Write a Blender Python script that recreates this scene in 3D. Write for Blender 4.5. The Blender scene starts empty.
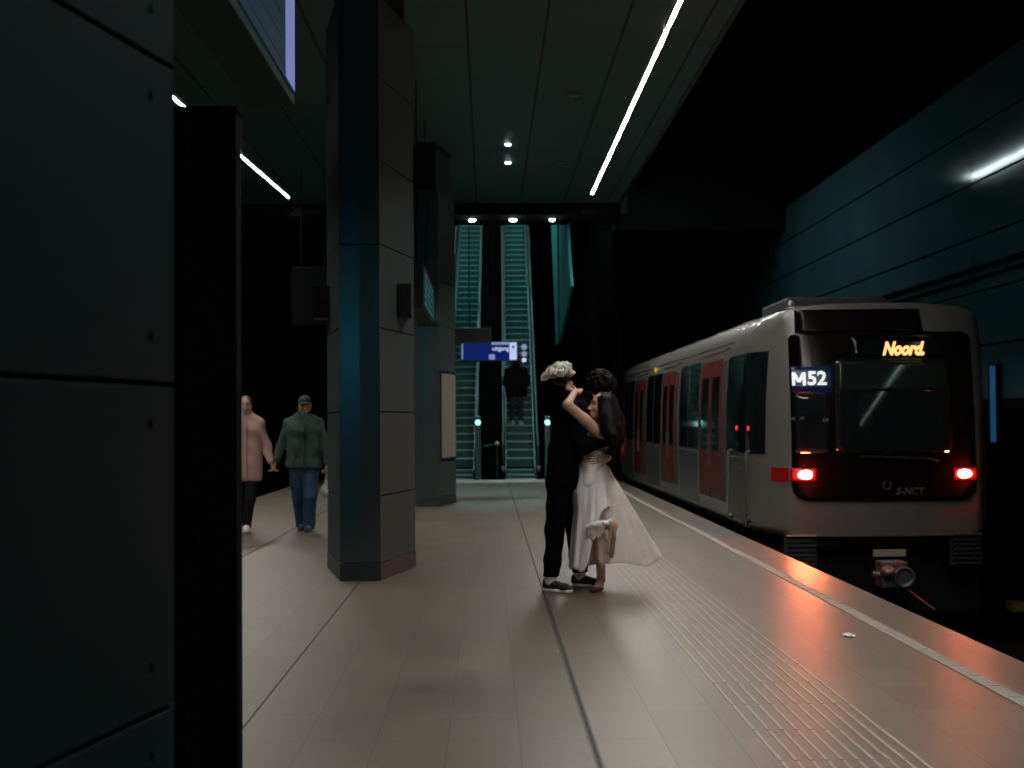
import bpy, bmesh, math, random
import numpy as np
from mathutils import Vector, Matrix, noise as mnoise

random.seed(7)
PI = math.pi
scene = bpy.context.scene
COL = scene.collection

# ------------------------------------------------------------------ camera
F = 1480.0
CAM = Vector((0, 0, 1.40))
yaw = math.atan2(24, F); pit = math.atan2(37, F); roll = math.radians(0.4)
fwd = Vector((math.sin(yaw) * math.cos(pit), math.cos(yaw) * math.cos(pit), math.sin(pit)))
rt0 = Vector((math.cos(yaw), -math.sin(yaw), 0))
up0 = rt0.cross(fwd)
rt = rt0 * math.cos(roll) - up0 * math.sin(roll)
up = up0 * math.cos(roll) + rt0 * math.sin(roll)
cd = bpy.data.cameras.new('camera')
cam = bpy.data.objects.new('camera', cd)
COL.objects.link(cam)
m3 = Matrix((rt, up, -fwd)).transposed()
cam.matrix_world = Matrix.Translation(CAM) @ m3.to_4x4()
cd.sensor_width = 36.0
cd.lens = 36.0 * F / 1024.0
cd.clip_end = 400
cd.clip_start = 0.05
cd.dof.use_dof = True
cd.dof.focus_distance = 9.0
cd.dof.aperture_fstop = 3.2
scene.camera = cam

def at(px, py, Y):
    d = fwd + rt * ((px - 512) / F) - up * ((py - 384) / F)
    return CAM + d * (Y / d.y)

# ------------------------------------------------------------------ materials
def srgb(r, g, b):
    f = lambda c: (c / 12.92 if c <= 0.04045 else ((c + 0.055) / 1.055) ** 2.4)
    return (f(r / 255), f(g / 255), f(b / 255))

def mat(name, col, rough=0.6, metal=0.0, spec=0.5, vary=0.12, vscale=6.0, bump=0.0, bscale=60.0,
        emit=None, estr=0.0, alpha=1.0, trans=0.0, sss=0.0, stretch=None, coat=0.0, sheen=0.0):
    m = bpy.data.materials.new(name); m.use_nodes = True
    nt = m.node_tree; b = nt.nodes['Principled BSDF']
    b.inputs['Base Color'].default_value = (*col, 1)
    b.inputs['Roughness'].default_value = rough
    b.inputs['Metallic'].default_value = metal
    b.inputs['Specular IOR Level'].default_value = spec
    b.inputs['Alpha'].default_value = alpha
    b.inputs['Transmission Weight'].default_value = trans
    b.inputs['Coat Weight'].default_value = coat
    b.inputs['Sheen Weight'].default_value = sheen
    if sss:
        b.inputs['Subsurface Weight'].default_value = sss
        b.inputs['Subsurface Radius'].default_value = (0.02, 0.008, 0.004)
    tc = nt.nodes.new('ShaderNodeTexCoord')
    src = tc.outputs['Object']
    if stretch:
        mp = nt.nodes.new('ShaderNodeMapping'); mp.inputs['Scale'].default_value = stretch
        nt.links.new(src, mp.inputs['Vector']); src = mp.outputs['Vector']
    if vary > 0:
        n = nt.nodes.new('ShaderNodeTexNoise'); n.inputs['Scale'].default_value = vscale
        n.inputs['Detail'].default_value = 4
        nt.links.new(src, n.inputs['Vector'])
        mx = nt.nodes.new('ShaderNodeMix'); mx.data_type = 'RGBA'
        mx.inputs[6].default_value = (*[c * (1 - vary) for c in col], 1)
        mx.inputs[7].default_value = (*[min(1, c * (1 + vary)) for c in col], 1)
        nt.links.new(n.outputs['Fac'], mx.inputs[0])
        nt.links.new(mx.outputs[2], b.inputs['Base Color'])
    if bump > 0:
        n2 = nt.nodes.new('ShaderNodeTexNoise'); n2.inputs['Scale'].default_value = bscale
        n2.inputs['Detail'].default_value = 3
        nt.links.new(src, n2.inputs['Vector'])
        bp = nt.nodes.new('ShaderNodeBump'); bp.inputs['Strength'].default_value = bump
        bp.inputs['Distance'].default_value = 0.01
        nt.links.new(n2.outputs['Fac'], bp.inputs['Height'])
        nt.links.new(bp.outputs['Normal'], b.inputs['Normal'])
    if emit:
        b.inputs['Emission Color'].default_value = (*emit, 1)
        b.inputs['Emission Strength'].default_value = estr
    return m

M = {}
M['strip'] = mat('lit_diffuser', (0.8, 0.8, 0.8), emit=(1.0, 0.95, 0.885), estr=262, vary=0)
M['strip_dim'] = mat('cove_diffuser', (0.8, 0.8, 0.8), emit=(0.8, 0.97, 1.0), estr=26, vary=0)
M['down'] = mat('downlight_lens', (0.8, 0.8, 0.8), emit=(0.85, 1.0, 1.0), estr=40, vary=0)
M['housing'] = mat('fixture_metal', (0.05, 0.055, 0.055), rough=0.45, metal=0.6)
M['off_lens'] = mat('unlit_lens', (0.25, 0.27, 0.27), rough=0.35)
M['black'] = mat('black_paint', (0.006, 0.007, 0.008), rough=0.6, spec=0.2)
M['black_gloss'] = mat('black_gloss', (0.004, 0.005, 0.006), rough=0.12, spec=0.4, vary=0)
M['concrete_dark'] = mat('dark_concrete', (0.010, 0.012, 0.012), rough=0.9, spec=0.1, vary=0.3, vscale=1.5, bump=0.2, bscale=12)
M['void'] = mat('near_black_concrete', (0.003, 0.0035, 0.0035), rough=0.95, spec=0.03, vary=0.3)  # one near-black concrete colour for trackbed, platform base and outer walls
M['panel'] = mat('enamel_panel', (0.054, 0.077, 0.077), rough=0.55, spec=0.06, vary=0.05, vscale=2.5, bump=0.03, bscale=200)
M['panel_near_shaded'] = mat('enamel_panel_shaded', (0.0066, 0.0235, 0.0265), rough=0.6, spec=0.035, vary=0.06, vscale=2.5, bump=0.03, bscale=200)  # pillar enamel with the near pillar's shade put into its colour
M['brushed'] = mat('brushed_steel', (0.135, 0.175, 0.165), rough=0.25, metal=0.95, vary=0.12, vscale=3, stretch=(40, 40, 0.6))
M['plinth'] = mat('plinth_steel', (0.05, 0.06, 0.058), rough=0.42, metal=0.6)
M['core'] = mat('shadow_gap_black', (0.0015, 0.002, 0.002), rough=0.9, spec=0.01, vary=0)
M['screw'] = mat('screw_steel', (0.002, 0.005, 0.006), rough=0.7, spec=0.05)
M['totem'] = mat('totem_black', (0.003, 0.006, 0.009), rough=0.8, spec=0.02)
M['disp_house'] = mat('display_housing', (0.028, 0.068, 0.064), rough=0.7, spec=0.08)
M['disp_end'] = mat('display_housing_dark', (0.010, 0.011, 0.012), rough=0.5, spec=0.3)

def nodes_floor():
    m = mat('granite_paving', (0.4, 0.36, 0.31), rough=0.5, spec=0.45, vary=0)
    nt = m.node_tree; b = nt.nodes['Principled BSDF']
    tc = nt.nodes.new('ShaderNodeTexCoord')
    sp = nt.nodes.new('ShaderNodeSeparateXYZ'); nt.links.new(tc.outputs['Object'], sp.inputs[0])
    cb = nt.nodes.new('ShaderNodeCombineXYZ')
    ax = nt.nodes.new('ShaderNodeMath'); ax.operation = 'ADD'; ax.inputs[1].default_value = 40 * 0.315 - 0.444
    ay = nt.nodes.new('ShaderNodeMath'); ay.operation = 'ADD'; ay.inputs[1].default_value = 30 * 0.6 - 7.145
    nt.links.new(sp.outputs['X'], ax.inputs[0]); nt.links.new(sp.outputs['Y'], ay.inputs[0])
    nt.links.new(ay.outputs[0], cb.inputs['X']); nt.links.new(ax.outputs[0], cb.inputs['Y'])
    br = nt.nodes.new('ShaderNodeTexBrick')
    br.offset = 0.0; br.offset_frequency = 2; br.squash = 1.0
    br.inputs['Scale'].default_value = 1.0
    br.inputs['Brick Width'].default_value = 0.6
    br.inputs['Row Height'].default_value = 0.315
    br.inputs['Mortar Size'].default_value = 0.0028
    br.inputs['Mortar Smooth'].default_value = 0.3
    br.inputs['Bias'].default_value = 0.0
    br.inputs['Color1'].default_value = (0.105, 0.088, 0.067, 1)
    br.inputs['Color2'].default_value = (0.131, 0.111, 0.086, 1)
    br.inputs['Mortar'].default_value = (0.042, 0.038, 0.032, 1)
    nt.links.new(cb.outputs[0], br.inputs['Vector'])
    n = nt.nodes.new('ShaderNodeTexNoise'); n.inputs['Scale'].default_value = 1.1; n.inputs['Detail'].default_value = 6
    nt.links.new(tc.outputs['Object'], n.inputs['Vector'])
    n3 = nt.nodes.new('ShaderNodeTexNoise'); n3.inputs['Scale'].default_value = 170; n3.inputs['Detail'].default_value = 3
    nt.links.new(tc.outputs['Object'], n3.inputs['Vector'])
    r1 = nt.nodes.new('ShaderNodeMapRange'); r1.inputs[1].default_value = 0.3; r1.inputs[2].default_value = 0.7
    r1.inputs[3].default_value = 0.86; r1.inputs[4].default_value = 1.1
    nt.links.new(n.outputs['Fac'], r1.inputs[0])
    r2 = nt.nodes.new('ShaderNodeMapRange'); r2.inputs[1].default_value = 0.3; r2.inputs[2].default_value = 0.7
    r2.inputs[3].default_value = 0.85; r2.inputs[4].default_value = 1.15
    nt.links.new(n3.outputs['Fac'], r2.inputs[0])
    mu = nt.nodes.new('ShaderNodeMath'); mu.operation = 'MULTIPLY'
    nt.links.new(r1.outputs[0], mu.inputs[0]); nt.links.new(r2.outputs[0], mu.inputs[1])
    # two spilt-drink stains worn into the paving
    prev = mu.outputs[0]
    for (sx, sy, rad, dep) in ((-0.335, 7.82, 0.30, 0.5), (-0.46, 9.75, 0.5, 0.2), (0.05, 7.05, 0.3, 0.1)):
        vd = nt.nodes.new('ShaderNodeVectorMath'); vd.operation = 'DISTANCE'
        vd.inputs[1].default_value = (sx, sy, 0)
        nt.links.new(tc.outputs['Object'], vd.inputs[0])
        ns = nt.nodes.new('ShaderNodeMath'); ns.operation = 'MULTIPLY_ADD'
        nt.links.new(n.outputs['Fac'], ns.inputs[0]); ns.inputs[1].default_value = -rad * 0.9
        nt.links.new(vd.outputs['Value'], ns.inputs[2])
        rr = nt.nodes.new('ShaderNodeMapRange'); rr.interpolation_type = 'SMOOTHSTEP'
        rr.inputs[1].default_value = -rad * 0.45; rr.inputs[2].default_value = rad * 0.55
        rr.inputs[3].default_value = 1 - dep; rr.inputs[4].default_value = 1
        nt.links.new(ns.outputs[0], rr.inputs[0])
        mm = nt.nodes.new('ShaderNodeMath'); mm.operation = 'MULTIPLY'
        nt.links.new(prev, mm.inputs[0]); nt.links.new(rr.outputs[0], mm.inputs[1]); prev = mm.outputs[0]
    vm = nt.nodes.new('ShaderNodeVectorMath'); vm.operation = 'SCALE'
    nt.links.new(br.outputs['Color'], vm.inputs[0]); nt.links.new(prev, vm.inputs['Scale'])
    nt.links.new(vm.outputs[0], b.inputs['Base Color'])
    rg = nt.nodes.new('ShaderNodeMapRange'); rg.inputs[3].default_value = 0.35; rg.inputs[4].default_value = 0.44
    nt.links.new(n.outputs['Fac'], rg.inputs[0]); nt.links.new(rg.outputs[0], b.inputs['Roughness'])
    bp = nt.nodes.new('ShaderNodeBump'); bp.inputs['Strength'].default_value = 0.25; bp.inputs['Distance'].default_value = 0.004
    ad = nt.nodes.new('ShaderNodeMath'); ad.operation = 'MULTIPLY_ADD'
    nt.links.new(br.outputs['Fac'], ad.inputs[0]); ad.inputs[1].default_value = -0.6
    nt.links.new(n3.outputs['Fac'], ad.inputs[2])
    nt.links.new(ad.outputs[0], bp.inputs['Height']); nt.links.new(bp.outputs['Normal'], b.inputs['Normal'])
    return m
M['floor'] = nodes_floor()

def nodes_ceiling():
    m = mat('ceiling_tiles', (0.1, 0.12, 0.12), rough=0.55, spec=0.3, vary=0)
    nt = m.node_tree; b = nt.nodes['Principled BSDF']
    tc = nt.nodes.new('ShaderNodeTexCoord')
    sp = nt.nodes.new('ShaderNodeSeparateXYZ'); nt.links.new(tc.outputs['Object'], sp.inputs[0])
    def grid(out, period, off, width):
        a = nt.nodes.new('ShaderNodeMath'); a.operation = 'ADD'; a.inputs[1].default_value = off + 50 * period
        nt.links.new(out, a.inputs[0])
        w = nt.nodes.new('ShaderNodeMath'); w.operation = 'MODULO'; w.inputs[1].default_value = period
        nt.links.new(a.outputs[0], w.inputs[0])
        l = nt.nodes.new('ShaderNodeMath'); l.operation = 'LESS_THAN'; l.inputs[1].default_value = width
        nt.links.new(w.outputs[0], l.inputs[0]); return l.outputs[0]
    # joints: lengthwise ones are open shadow gaps, crosswise ones are hairlines
    gx = grid(sp.outputs['X'], 0.925, 0.235, 0.035)
    gy = grid(sp.outputs['Y'], 1.757, -18.13 + 1.757 * 11, 0.02)
    n = nt.nodes.new('ShaderNodeTexNoise'); n.inputs['Scale'].default_value = 1.2
    nt.links.new(tc.outputs['Object'], n.inputs['Vector'])
    m0 = nt.nodes.new('ShaderNodeMix'); m0.data_type = 'RGBA'
    m0.inputs[6].default_value = (0.055, 0.135, 0.130, 1); m0.inputs[7].default_value = (0.068, 0.155, 0.150, 1)
    nt.links.new(n.outputs['Fac'], m0.inputs[0])
    m1 = nt.nodes.new('ShaderNodeMix'); m1.data_type = 'RGBA'; m1.inputs[7].default_value = (0.045, 0.058, 0.056, 1)
    nt.links.new(gy, m1.inputs[0]); nt.links.new(m0.outputs[2], m1.inputs[6])
    m2 = nt.nodes.new('ShaderNodeMix'); m2.data_type = 'RGBA'; m2.inputs[7].default_value = (0.006, 0.008, 0.008, 1)
    nt.links.new(gx, m2.inputs[0]); nt.links.new(m1.outputs[2], m2.inputs[6])
    nt.links.new(m2.outputs[2], b.inputs['Base Color'])
    return m
M['ceiling'] = nodes_ceiling()

# ------------------------------------------------------------------ mesh building
class MB:
    def __init__(s): s.v = []; s.f = []
    def add(s, vs, fs):
        o = len(s.v); s.v += [tuple(v) for v in vs]; s.f += [tuple(i + o for i in f) for f in fs]; return s
    def box(s, x0, x1, y0, y1, z0, z1):
        vs = [(x, y, z) for z in (z0, z1) for y in (y0, y1) for x in (x0, x1)]
        return s.add(vs, [(0, 2, 3, 1), (4, 5, 7, 6), (0, 1, 5, 4), (2, 6, 7, 3), (0, 4, 6, 2), (1, 3, 7, 5)])
    def prism(s, pts, h0, h1, axis='z'):
        n = len(pts)
        def mk(a, b, h): return {'z': (a, b, h), 'x': (h, a, b), 'y': (a, h, b)}[axis]
        vs = [mk(a, b, h0) for a, b in pts] + [mk(a, b, h1) for a, b in pts]
        fs = [tuple(range(n))[::-1], tuple(range(n, 2 * n))] + [(i, (i + 1) % n, n + (i + 1) % n, n + i) for i in range(n)]
        return s.add(vs, fs)
    def tube(s, pts, r, n=10, caps=True):
        pts = [Vector(p) for p in pts]; rs = r if isinstance(r, (list, tuple)) else [r] * len(pts)
        base = len(s.v); prev = None; vs = []; fs = []
        for i, p in enumerate(pts):
            t = (pts[min(i + 1, len(pts) - 1)] - pts[max(i - 1, 0)]).normalized()
            a = prev if prev is not None else (Vector((0, 0, 1)) if abs(t.z) < .9 else Vector((1, 0, 0)))
            a = (a - t * a.dot(t)).normalized(); prev = a; b = t.cross(a)
            for k in range(n):
                an = 2 * PI * k / n
                vs.append(p + (a * math.cos(an) + b * math.sin(an)) * rs[i])
        for i in range(len(pts) - 1):
            for k in range(n):
                k2 = (k + 1) % n
                fs.append((i * n + k, i * n + k2, (i + 1) * n + k2, (i + 1) * n + k))
        if caps:
            fs.append(tuple(range(n))[::-1]); fs.append(tuple(range((len(pts) - 1) * n, len(pts) * n)))
        return s.add(vs, fs)
    def lathe(s, c, prof, n=20, axis='z'):
        vs = []; fs = []
        for (r, h) in prof:
            for k in range(n):
                a = 2 * PI * k / n; u, w = r * math.cos(a), r * math.sin(a)
                o = {'z': (u, w, h), 'y': (u, h, w), 'x': (h, u, w)}[axis]
                vs.append((c[0] + o[0], c[1] + o[1], c[2] + o[2]))
        for i in range(len(prof) - 1):
            for k in range(n):
                k2 = (k + 1) % n
                fs.append((i * n + k, i * n + k2, (i + 1) * n + k2, (i + 1) * n + k))
        fs.append(tuple(range(n))); fs.append(tuple(range((len(prof) - 1) * n, len(prof) * n)))
        return s.add(vs, fs)
    def ell(s, c, r, rot=None, nu=14, nv=9):
        vs = []; fs = []
        for j in range(nv + 1):
            th = PI * j / nv
            for i in range(nu):
                ph = 2 * PI * i / nu
                p = Vector((r[0] * math.sin(th) * math.cos(ph), r[1] * math.sin(th) * math.sin(ph), r[2] * math.cos(th)))
                if rot: p = rot @ p
                vs.append(p + Vector(c))
        for j in range(nv):
            for i in range(nu):
                i2 = (i + 1) % nu
                fs.append((j * nu + i, (j + 1) * nu + i, (j + 1) * nu + i2, j * nu + i2))
        return s.add(vs, fs)
    def build(s, name, m, parent=None, bevel=0.0, smooth=False, seg=2):
        me = bpy.data.meshes.new(name)
        me.from_pydata([tuple(v) for v in s.v], [], s.f)
        bm = bmesh.new(); bm.from_mesh(me)
        bmesh.ops.remove_doubles(bm, verts=bm.verts, dist=1e-6)
        bmesh.ops.recalc_face_normals(bm, faces=bm.faces)
        bm.to_mesh(me); bm.free()
        o = bpy.data.objects.new(name, me); COL.objects.link(o)
        if m: me.materials.append(m)
        if parent:
            o.parent = parent
            o.matrix_parent_inverse = Matrix.Translation(-parent.location) if parent.type == 'EMPTY' else Matrix.Identity(4)
        if bevel > 0:
            b = o.modifiers.new('bevel', 'BEVEL'); b.width = bevel; b.segments = seg; b.limit_method = 'ANGLE'
            b.angle_limit = math.radians(40)
        if smooth:
            for p in me.polygons: p.use_smooth = True
        return o

def tag(o, label=None, cat=None, group=None, kind=None):
    if label: o['label'] = label
    if cat: o['category'] = cat
    if group: o['group'] = group
    if kind: o['kind'] = kind
    return o
def empty(name, loc=(0, 0, 0)):
    o = bpy.data.objects.new(name, None); COL.objects.link(o); o.location = loc
    o.empty_display_size = 0.1
    return o
def struct(o): o['kind'] = 'structure'; return o
def copy_tree(o, parent=None):
    c = o.copy(); COL.objects.link(c)
    if parent: c.parent = parent
    for ch in list(o.children): copy_tree(ch, c)
    return c
def place_text(body, m, size, loc, name, parent, rotx=PI / 2, rotz=0, shear=0.0, off=0.0, ext=0.002, align='CENTER', flipx=False):
    cu = bpy.data.curves.new(name, 'FONT'); cu.body = body; cu.size = size; cu.extrude = ext
    cu.shear = shear; cu.offset = off; cu.align_x = align; cu.align_y = 'CENTER'; cu.resolution_u = 3
    o = bpy.data.objects.new(name, cu); COL.objects.link(o); cu.materials.append(m)
    bpy.context.view_layer.update()
    me = bpy.data.meshes.new_from_object(o); bpy.data.objects.remove(o)
    o = bpy.data.objects.new(name, me); COL.objects.link(o)
    o.location = loc; o.rotation_euler = (rotx, 0, rotz)
    if parent:
        o.parent = parent
        if parent.type == 'EMPTY': o.matrix_parent_inverse = Matrix.Translation(-parent.location)
    return o
# ------------------------------------------------------------------ the setting
CZ = 6.02           # platform ceiling
struct(MB().box(-4.35, 3.05, -9, 34.0, -0.22, 0).build('floor', M['floor']))
struct(MB().box(-4.30, 2.95, -9, 34.0, -1.25, -0.22).build('wall_platform_base', M['void']))
struct(MB().box(-11.0, 11.0, -9, 75.0, -1.45, -1.25).build('floor_trackbed', M['void']))
ce = MB().box(-6.2, 2.8, -9, 31.3, CZ, CZ + 0.14).build('ceiling', M['ceiling']); struct(ce)
struct(MB().box(-6.2, 2.98, 31.3, 33.0, 5.78, 6.35).build('ceiling_bulkhead', M['concrete_dark']))
struct(MB().box(2.803, 2.86, -9, 31.3, CZ - 0.02, CZ + 0.20).build('trim_1', M['housing']))
struct(MB().box(-11.0, 11.0, -9, 34.0, 8.3, 8.5).box(-11.0, -3.1, 34.0, 75.0, 8.3, 8.5).box(1.95, 11.0, 34.0, 75.0, 8.3, 8.5).build('ceiling_tunnel', M['void']))
struct(MB().box(-9.0, -8.8, -9, 75.0, -1.25, 8.3).build('wall_left', M['void']))
struct(MB().box(-11.0, 11.0, 74.5, 75.0, -1.25, 12).build('wall_far', M['void']))
struct(MB().box(-11.0, 11.0, -9.3, -9.0, -1.25, 8.3).build('wall_rear', M['void']))
# head wall over the track mouth beside the escalator hall
hw = MB().box(2.98, 7.0, 34.5, 35.0, 5.85, 8.3)
struct(hw.build('wall_head', M['concrete_dark']))

# right tunnel wall: glossy enamel panels, 0.78 m high, in long bays, dark recess below
WX = 7.0
M['wallpanel'] = mat('tunnel_enamel', (0.085, 0.215, 0.24), rough=0.08, spec=0.5, vary=0.18, vscale=0.6, bump=0.03, bscale=3)
wb = MB(); rng = random.Random(3)
bays = [(-9, 0.2), (0.2, 7.3), (7.3, 14.4), (14.4, 21.22), (21.22, 46.0)]
joints = [1.64, 2.42, 3.20, 3.98, 4.77, 5.56, 6.36]
for y0, y1 in bays:
    for a, c in zip(joints[:-1], joints[1:]):
        wb.box(WX, WX + 0.05, y0 + 0.008, y1 - 0.008, a + 0.014, c - 0.014)
wp = wb.build('wall_right', M['wallpanel'], bevel=0.004); struct(wp)
struct(MB().box(WX + 0.06, WX + 0.3, -9, 75, -1.25, 8.3).build('wall_right_backing', M['core']))
struct(MB().box(WX - 0.02, WX + 0.06, -9, 46, 1.50, 1.63).build('trim_2', M['black']))

# ------------------------------------------------------------------ strip lights
FIN = 0.047
def strip(x0, y0, x1, y1, label, z=CZ, w=0.043, group='ceiling light strips'):
    t = empty('ceiling_strip_light', ((x0 + x1) / 2, (y0 + y1) / 2, z))
    d = Vector((x1 - x0, y1 - y0, 0)).normalized(); n = Vector((d.y, -d.x, 0))
    def bar(hw, za, zb, ea=0.0):
        P = [Vector((x0, y0, 0)) + d * ea, Vector((x1, y1, 0)) - d * ea]
        q = [P[0] - n * hw, P[0] + n * hw, P[1] + n * hw, P[1] - n * hw]
        return MB().prism([(p.x, p.y) for p in q], za, zb)
    mb = MB()
    for s_ in (-1, 1):
        c0 = Vector((x0, y0, 0)) + n * s_ * (w / 2 + 0.008); c1 = Vector((x1, y1, 0)) + n * s_ * (w / 2 + 0.008)
        q = [c0 - n * 0.006, c0 + n * 0.006, c1 + n * 0.006, c1 - n * 0.006]
        mb.prism([(p_.x, p_.y) for p_ in q], z - FIN, z - 0.001)
    mb.build('baffle', M['housing'], t)
    bar(w / 2, z - 0.012, z - 0.002, 0.03).build('diffuser', M['strip'], t)
    return tag(t, label, 'light', group)
SX = 2.13
strip(SX, 25.45, SX, 30.0, 'short bright white light strip, far end of the right-hand line in the ceiling')
strip(SX, 17.3, SX, 25.35, 'long bright light strip in the ceiling leading up out of view, above the train side')
strip(SX, 9.1, SX, 17.2, 'bright white light strip overhead, next nearer along the right ceiling line')
strip(SX, 0.9, SX, 9.0, 'bright white light strip above the near platform edge')
def lx(y): return -4.39 + (y - 21.1) * 0.0398
strip(lx(25.15), 25.15, lx(30.3), 30.3, 'slanting white light strip over the walking pair, left ceiling')
strip(lx(17.0), 17.0, lx(25.0), 25.0, 'slanting white light strip cut by the dark cabinet, left ceiling')
strip(lx(8.6), 8.6, lx(16.9), 16.9, 'white light strip above the left platform half, behind the panelled pillar')

# cove light on the track side above the ceiling edge, lights the tunnel wall
cv = empty('cove_light', (2.9, 29, 6.7))
MB().box(2.90, 3.04, 25.2, 33.4, 6.86, 6.96).build('housing', M['housing'], cv)
MB().box(2.93, 3.01, 25.2, 33.4, 6.845, 6.862).build('diffuser', M['strip_dim'], cv)
tag(cv, 'long cove light above the track side of the ceiling, mirrored in the tunnel wall', 'light')

# ------------------------------------------------------------------ downlights
def downlight(p, r, label, lit=True, drop=0.03, group='recessed ceiling spotlights'):
    t = empty('downlight', p)
    MB().lathe(p, [(r * 1.5, 0.0), (r * 1.5, -0.006), (r * 1.15, -0.012), (r * 1.1, 0.0)], 20).build('ring', M['housing'], t, smooth=False)
    MB().lathe(p, [(r, 0.0), (r, -drop * 0.5), (r * 0.75, -drop * 0.85), (r * 0.2, -drop)], 20).build('lens', M['down'] if lit else M['off_lens'], t, smooth=True)
    return tag(t, label, 'light', group)
downlight((at(508, 142.5, 24.55).x, 24.55, CZ), 0.042, 'lit round spotlight in the ceiling, the upper of the bright pair')
downlight((at(508, 161.5, 26.3).x, 26.3, CZ), 0.046, 'lit round spotlight in the ceiling, the lower of the bright pair')
downlight((at(574, 93, 20.85).x, 20.85, CZ), 0.08, 'unlit pale round ceiling spot, midway between the bright pair and the light strip', lit=False)
downlight((at(560.5, 161, 26.3).x, 26.3, CZ), 0.07, 'faint unlit round ceiling spot beside the lower bright spot', lit=False)
for px, nm, yy in ((472, 'round white lamp under the bulkhead over the left escalator', 32.0), (513, 'round white lamp under the bulkhead over the right escalator', 32.0),
               (552, 'round white lamp under the bulkhead above the pale teal slab', 32.0)):
    p = at(px, 216.5, yy); r = 0.075 if px < 540 else 0.055
    downlight((p.x, yy, 5.775), r, nm, drop=0.045, group='bulkhead lamps')

# ------------------------------------------------------------------ pillars
def pillar(cx, y0, label, side_mat, right_off=0.0, HL=1.26, screws=False, fh=0.178):
    """elongated hexagon, pointing along the platform: y0 = near end"""
    t = empty('pillar', (cx, y0 + HL, 0))
    mh = fh + 0.245
    y1 = y0 + HL; y2 = y0 + 2 * HL
    FL, FR, MR, BR, BL, ML = (cx - fh, y0), (cx + fh, y0), (cx + mh, y1), (cx + fh - 0.07, y2), (cx - fh + 0.07, y2), (cx - mh, y1)
    hexa = [FL, FR, MR, BR, BL, ML]
    cc = (cx, y1)
    sh = lambda p, k: (cc[0] + (p[0] - cc[0]) * k, cc[1] + (p[1] - cc[1]) * (1 - (1 - k) * 0.3))
    top = 5.20; mod = 0.745
    MB().prism([sh(p, 0.93) for p in hexa], 0, top - 0.02).build('core', M['core'], t)
    MB().prism([sh(p, 0.80) for p in hexa], top - 0.02, CZ - 0.004).build('head', M['black'], t)
    MB().prism([sh(p, 0.86) for p in hexa], CZ - 0.06, CZ - 0.003).build('collar', M['black'], t)
    hexp = [sh(p, 1.015) for p in hexa]
    MB().prism(hexp, 0, 0.15).build('plinth', M['plinth'], t, bevel=0.004)
    def slab(mb, a, b, z0, z1, th=0.03, inset=0.0):
        A = Vector((*a, 0)); B = Vector((*b, 0)); d = (B - A).normalized(); n = Vector((-d.y, d.x, 0))
        if n.dot(Vector((cc[0], cc[1], 0)) - A) < 0: n = -n
        A = A + d * inset; B = B - d * inset
        q = [A, B, B + n * th, A + n * th]
        mb.prism([(p.x, p.y) for p in q], z0, z1)
        return A, B, n
    for a, b in ((FR, MR), (MR, BR), (BL, ML), (ML, FL)):
        mb = MB(); z = 0.158
        for k in range(7):
            z1 = (k + 1) * mod - 0.006
            slab(mb, a, b, z, z1, inset=0.004); z = z1 + 0.012
        o = mb.build('side_cladding', side_mat, t, bevel=0.003)
        if screws and (a, b) == (FR, MR):
            A = Vector((*a, 0)); B = Vector((*b, 0)); d = (B - A).normalized(); n = Vector((-d.y, d.x, 0))
            if n.x < 0: n = -n
            n = Vector((d.y, -d.x, 0))
            if n.x < 0: n = -n
            for k in range(7):
                for zz in (k * mod + 0.108, (k + 1) * mod - 0.092):
                    for s_ in (0.18, 1.25):
                        c = B - d * (0.13 if s_ < 0.5 else 1.05)
                        sm = MB()
                        R = n.to_track_quat('Z', 'Y').to_matrix()
                        sm.lathe((0, 0, 0), [(0.011, -0.004), (0.011, 0.002), (0.006, 0.004)], 10)
                        sm.v = [tuple(R @ Vector(v) + Vector((c.x, c.y, zz))) for v in sm.v]
                        sm.build('screw', M['screw'], o)
    # folded brushed-steel ends, slightly pointed
    for (a, b, s) in ((FL, FR, -1), (BL, BR, 1)):
        mid = ((a[0] + b[0]) / 2, a[1] + s * 0.006)
        inner = [(b[0], b[1] - s * 0.03), (a[0], a[1] - s * 0.03)]
        mb = MB()
        for z0, z1 in ((0.158, 2.968), (2.98, 5.2)):
            mb.prism([a, mid, b] + inner, z0, z1)
        mb.build('end_cladding', M['brushed'], t)
    return tag(t, label, 'pillar', kind='thing')
pillar(-1.158, 2.22, 'huge dark panelled pillar close by, filling the left of the view', M['panel_near_shaded'], screws=True)
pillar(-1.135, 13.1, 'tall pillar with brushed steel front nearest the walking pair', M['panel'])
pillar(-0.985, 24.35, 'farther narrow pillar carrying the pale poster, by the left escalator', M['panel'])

# ------------------------------------------------------------------ dark cabinet behind the near pillar
ct = empty('information_totem', (-1.07, 5.35, 0))
MB().box(-1.42, -1.045, 5.20, 5.32, 0, 2.49).build('cabinet', M['totem'], ct, bevel=0.006)
MB().box(-1.037, -0.882, 5.20, 5.32, 0, 2.50).build('side_post', M['totem'], ct, bevel=0.006)
MB().box(-1.43, -0.877, 5.195, 5.325, 2.502, 2.515).build('cap', M['totem'], ct)
tag(ct, 'tall black cabinet standing just behind the near panelled pillar', 'cabinet')

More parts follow.
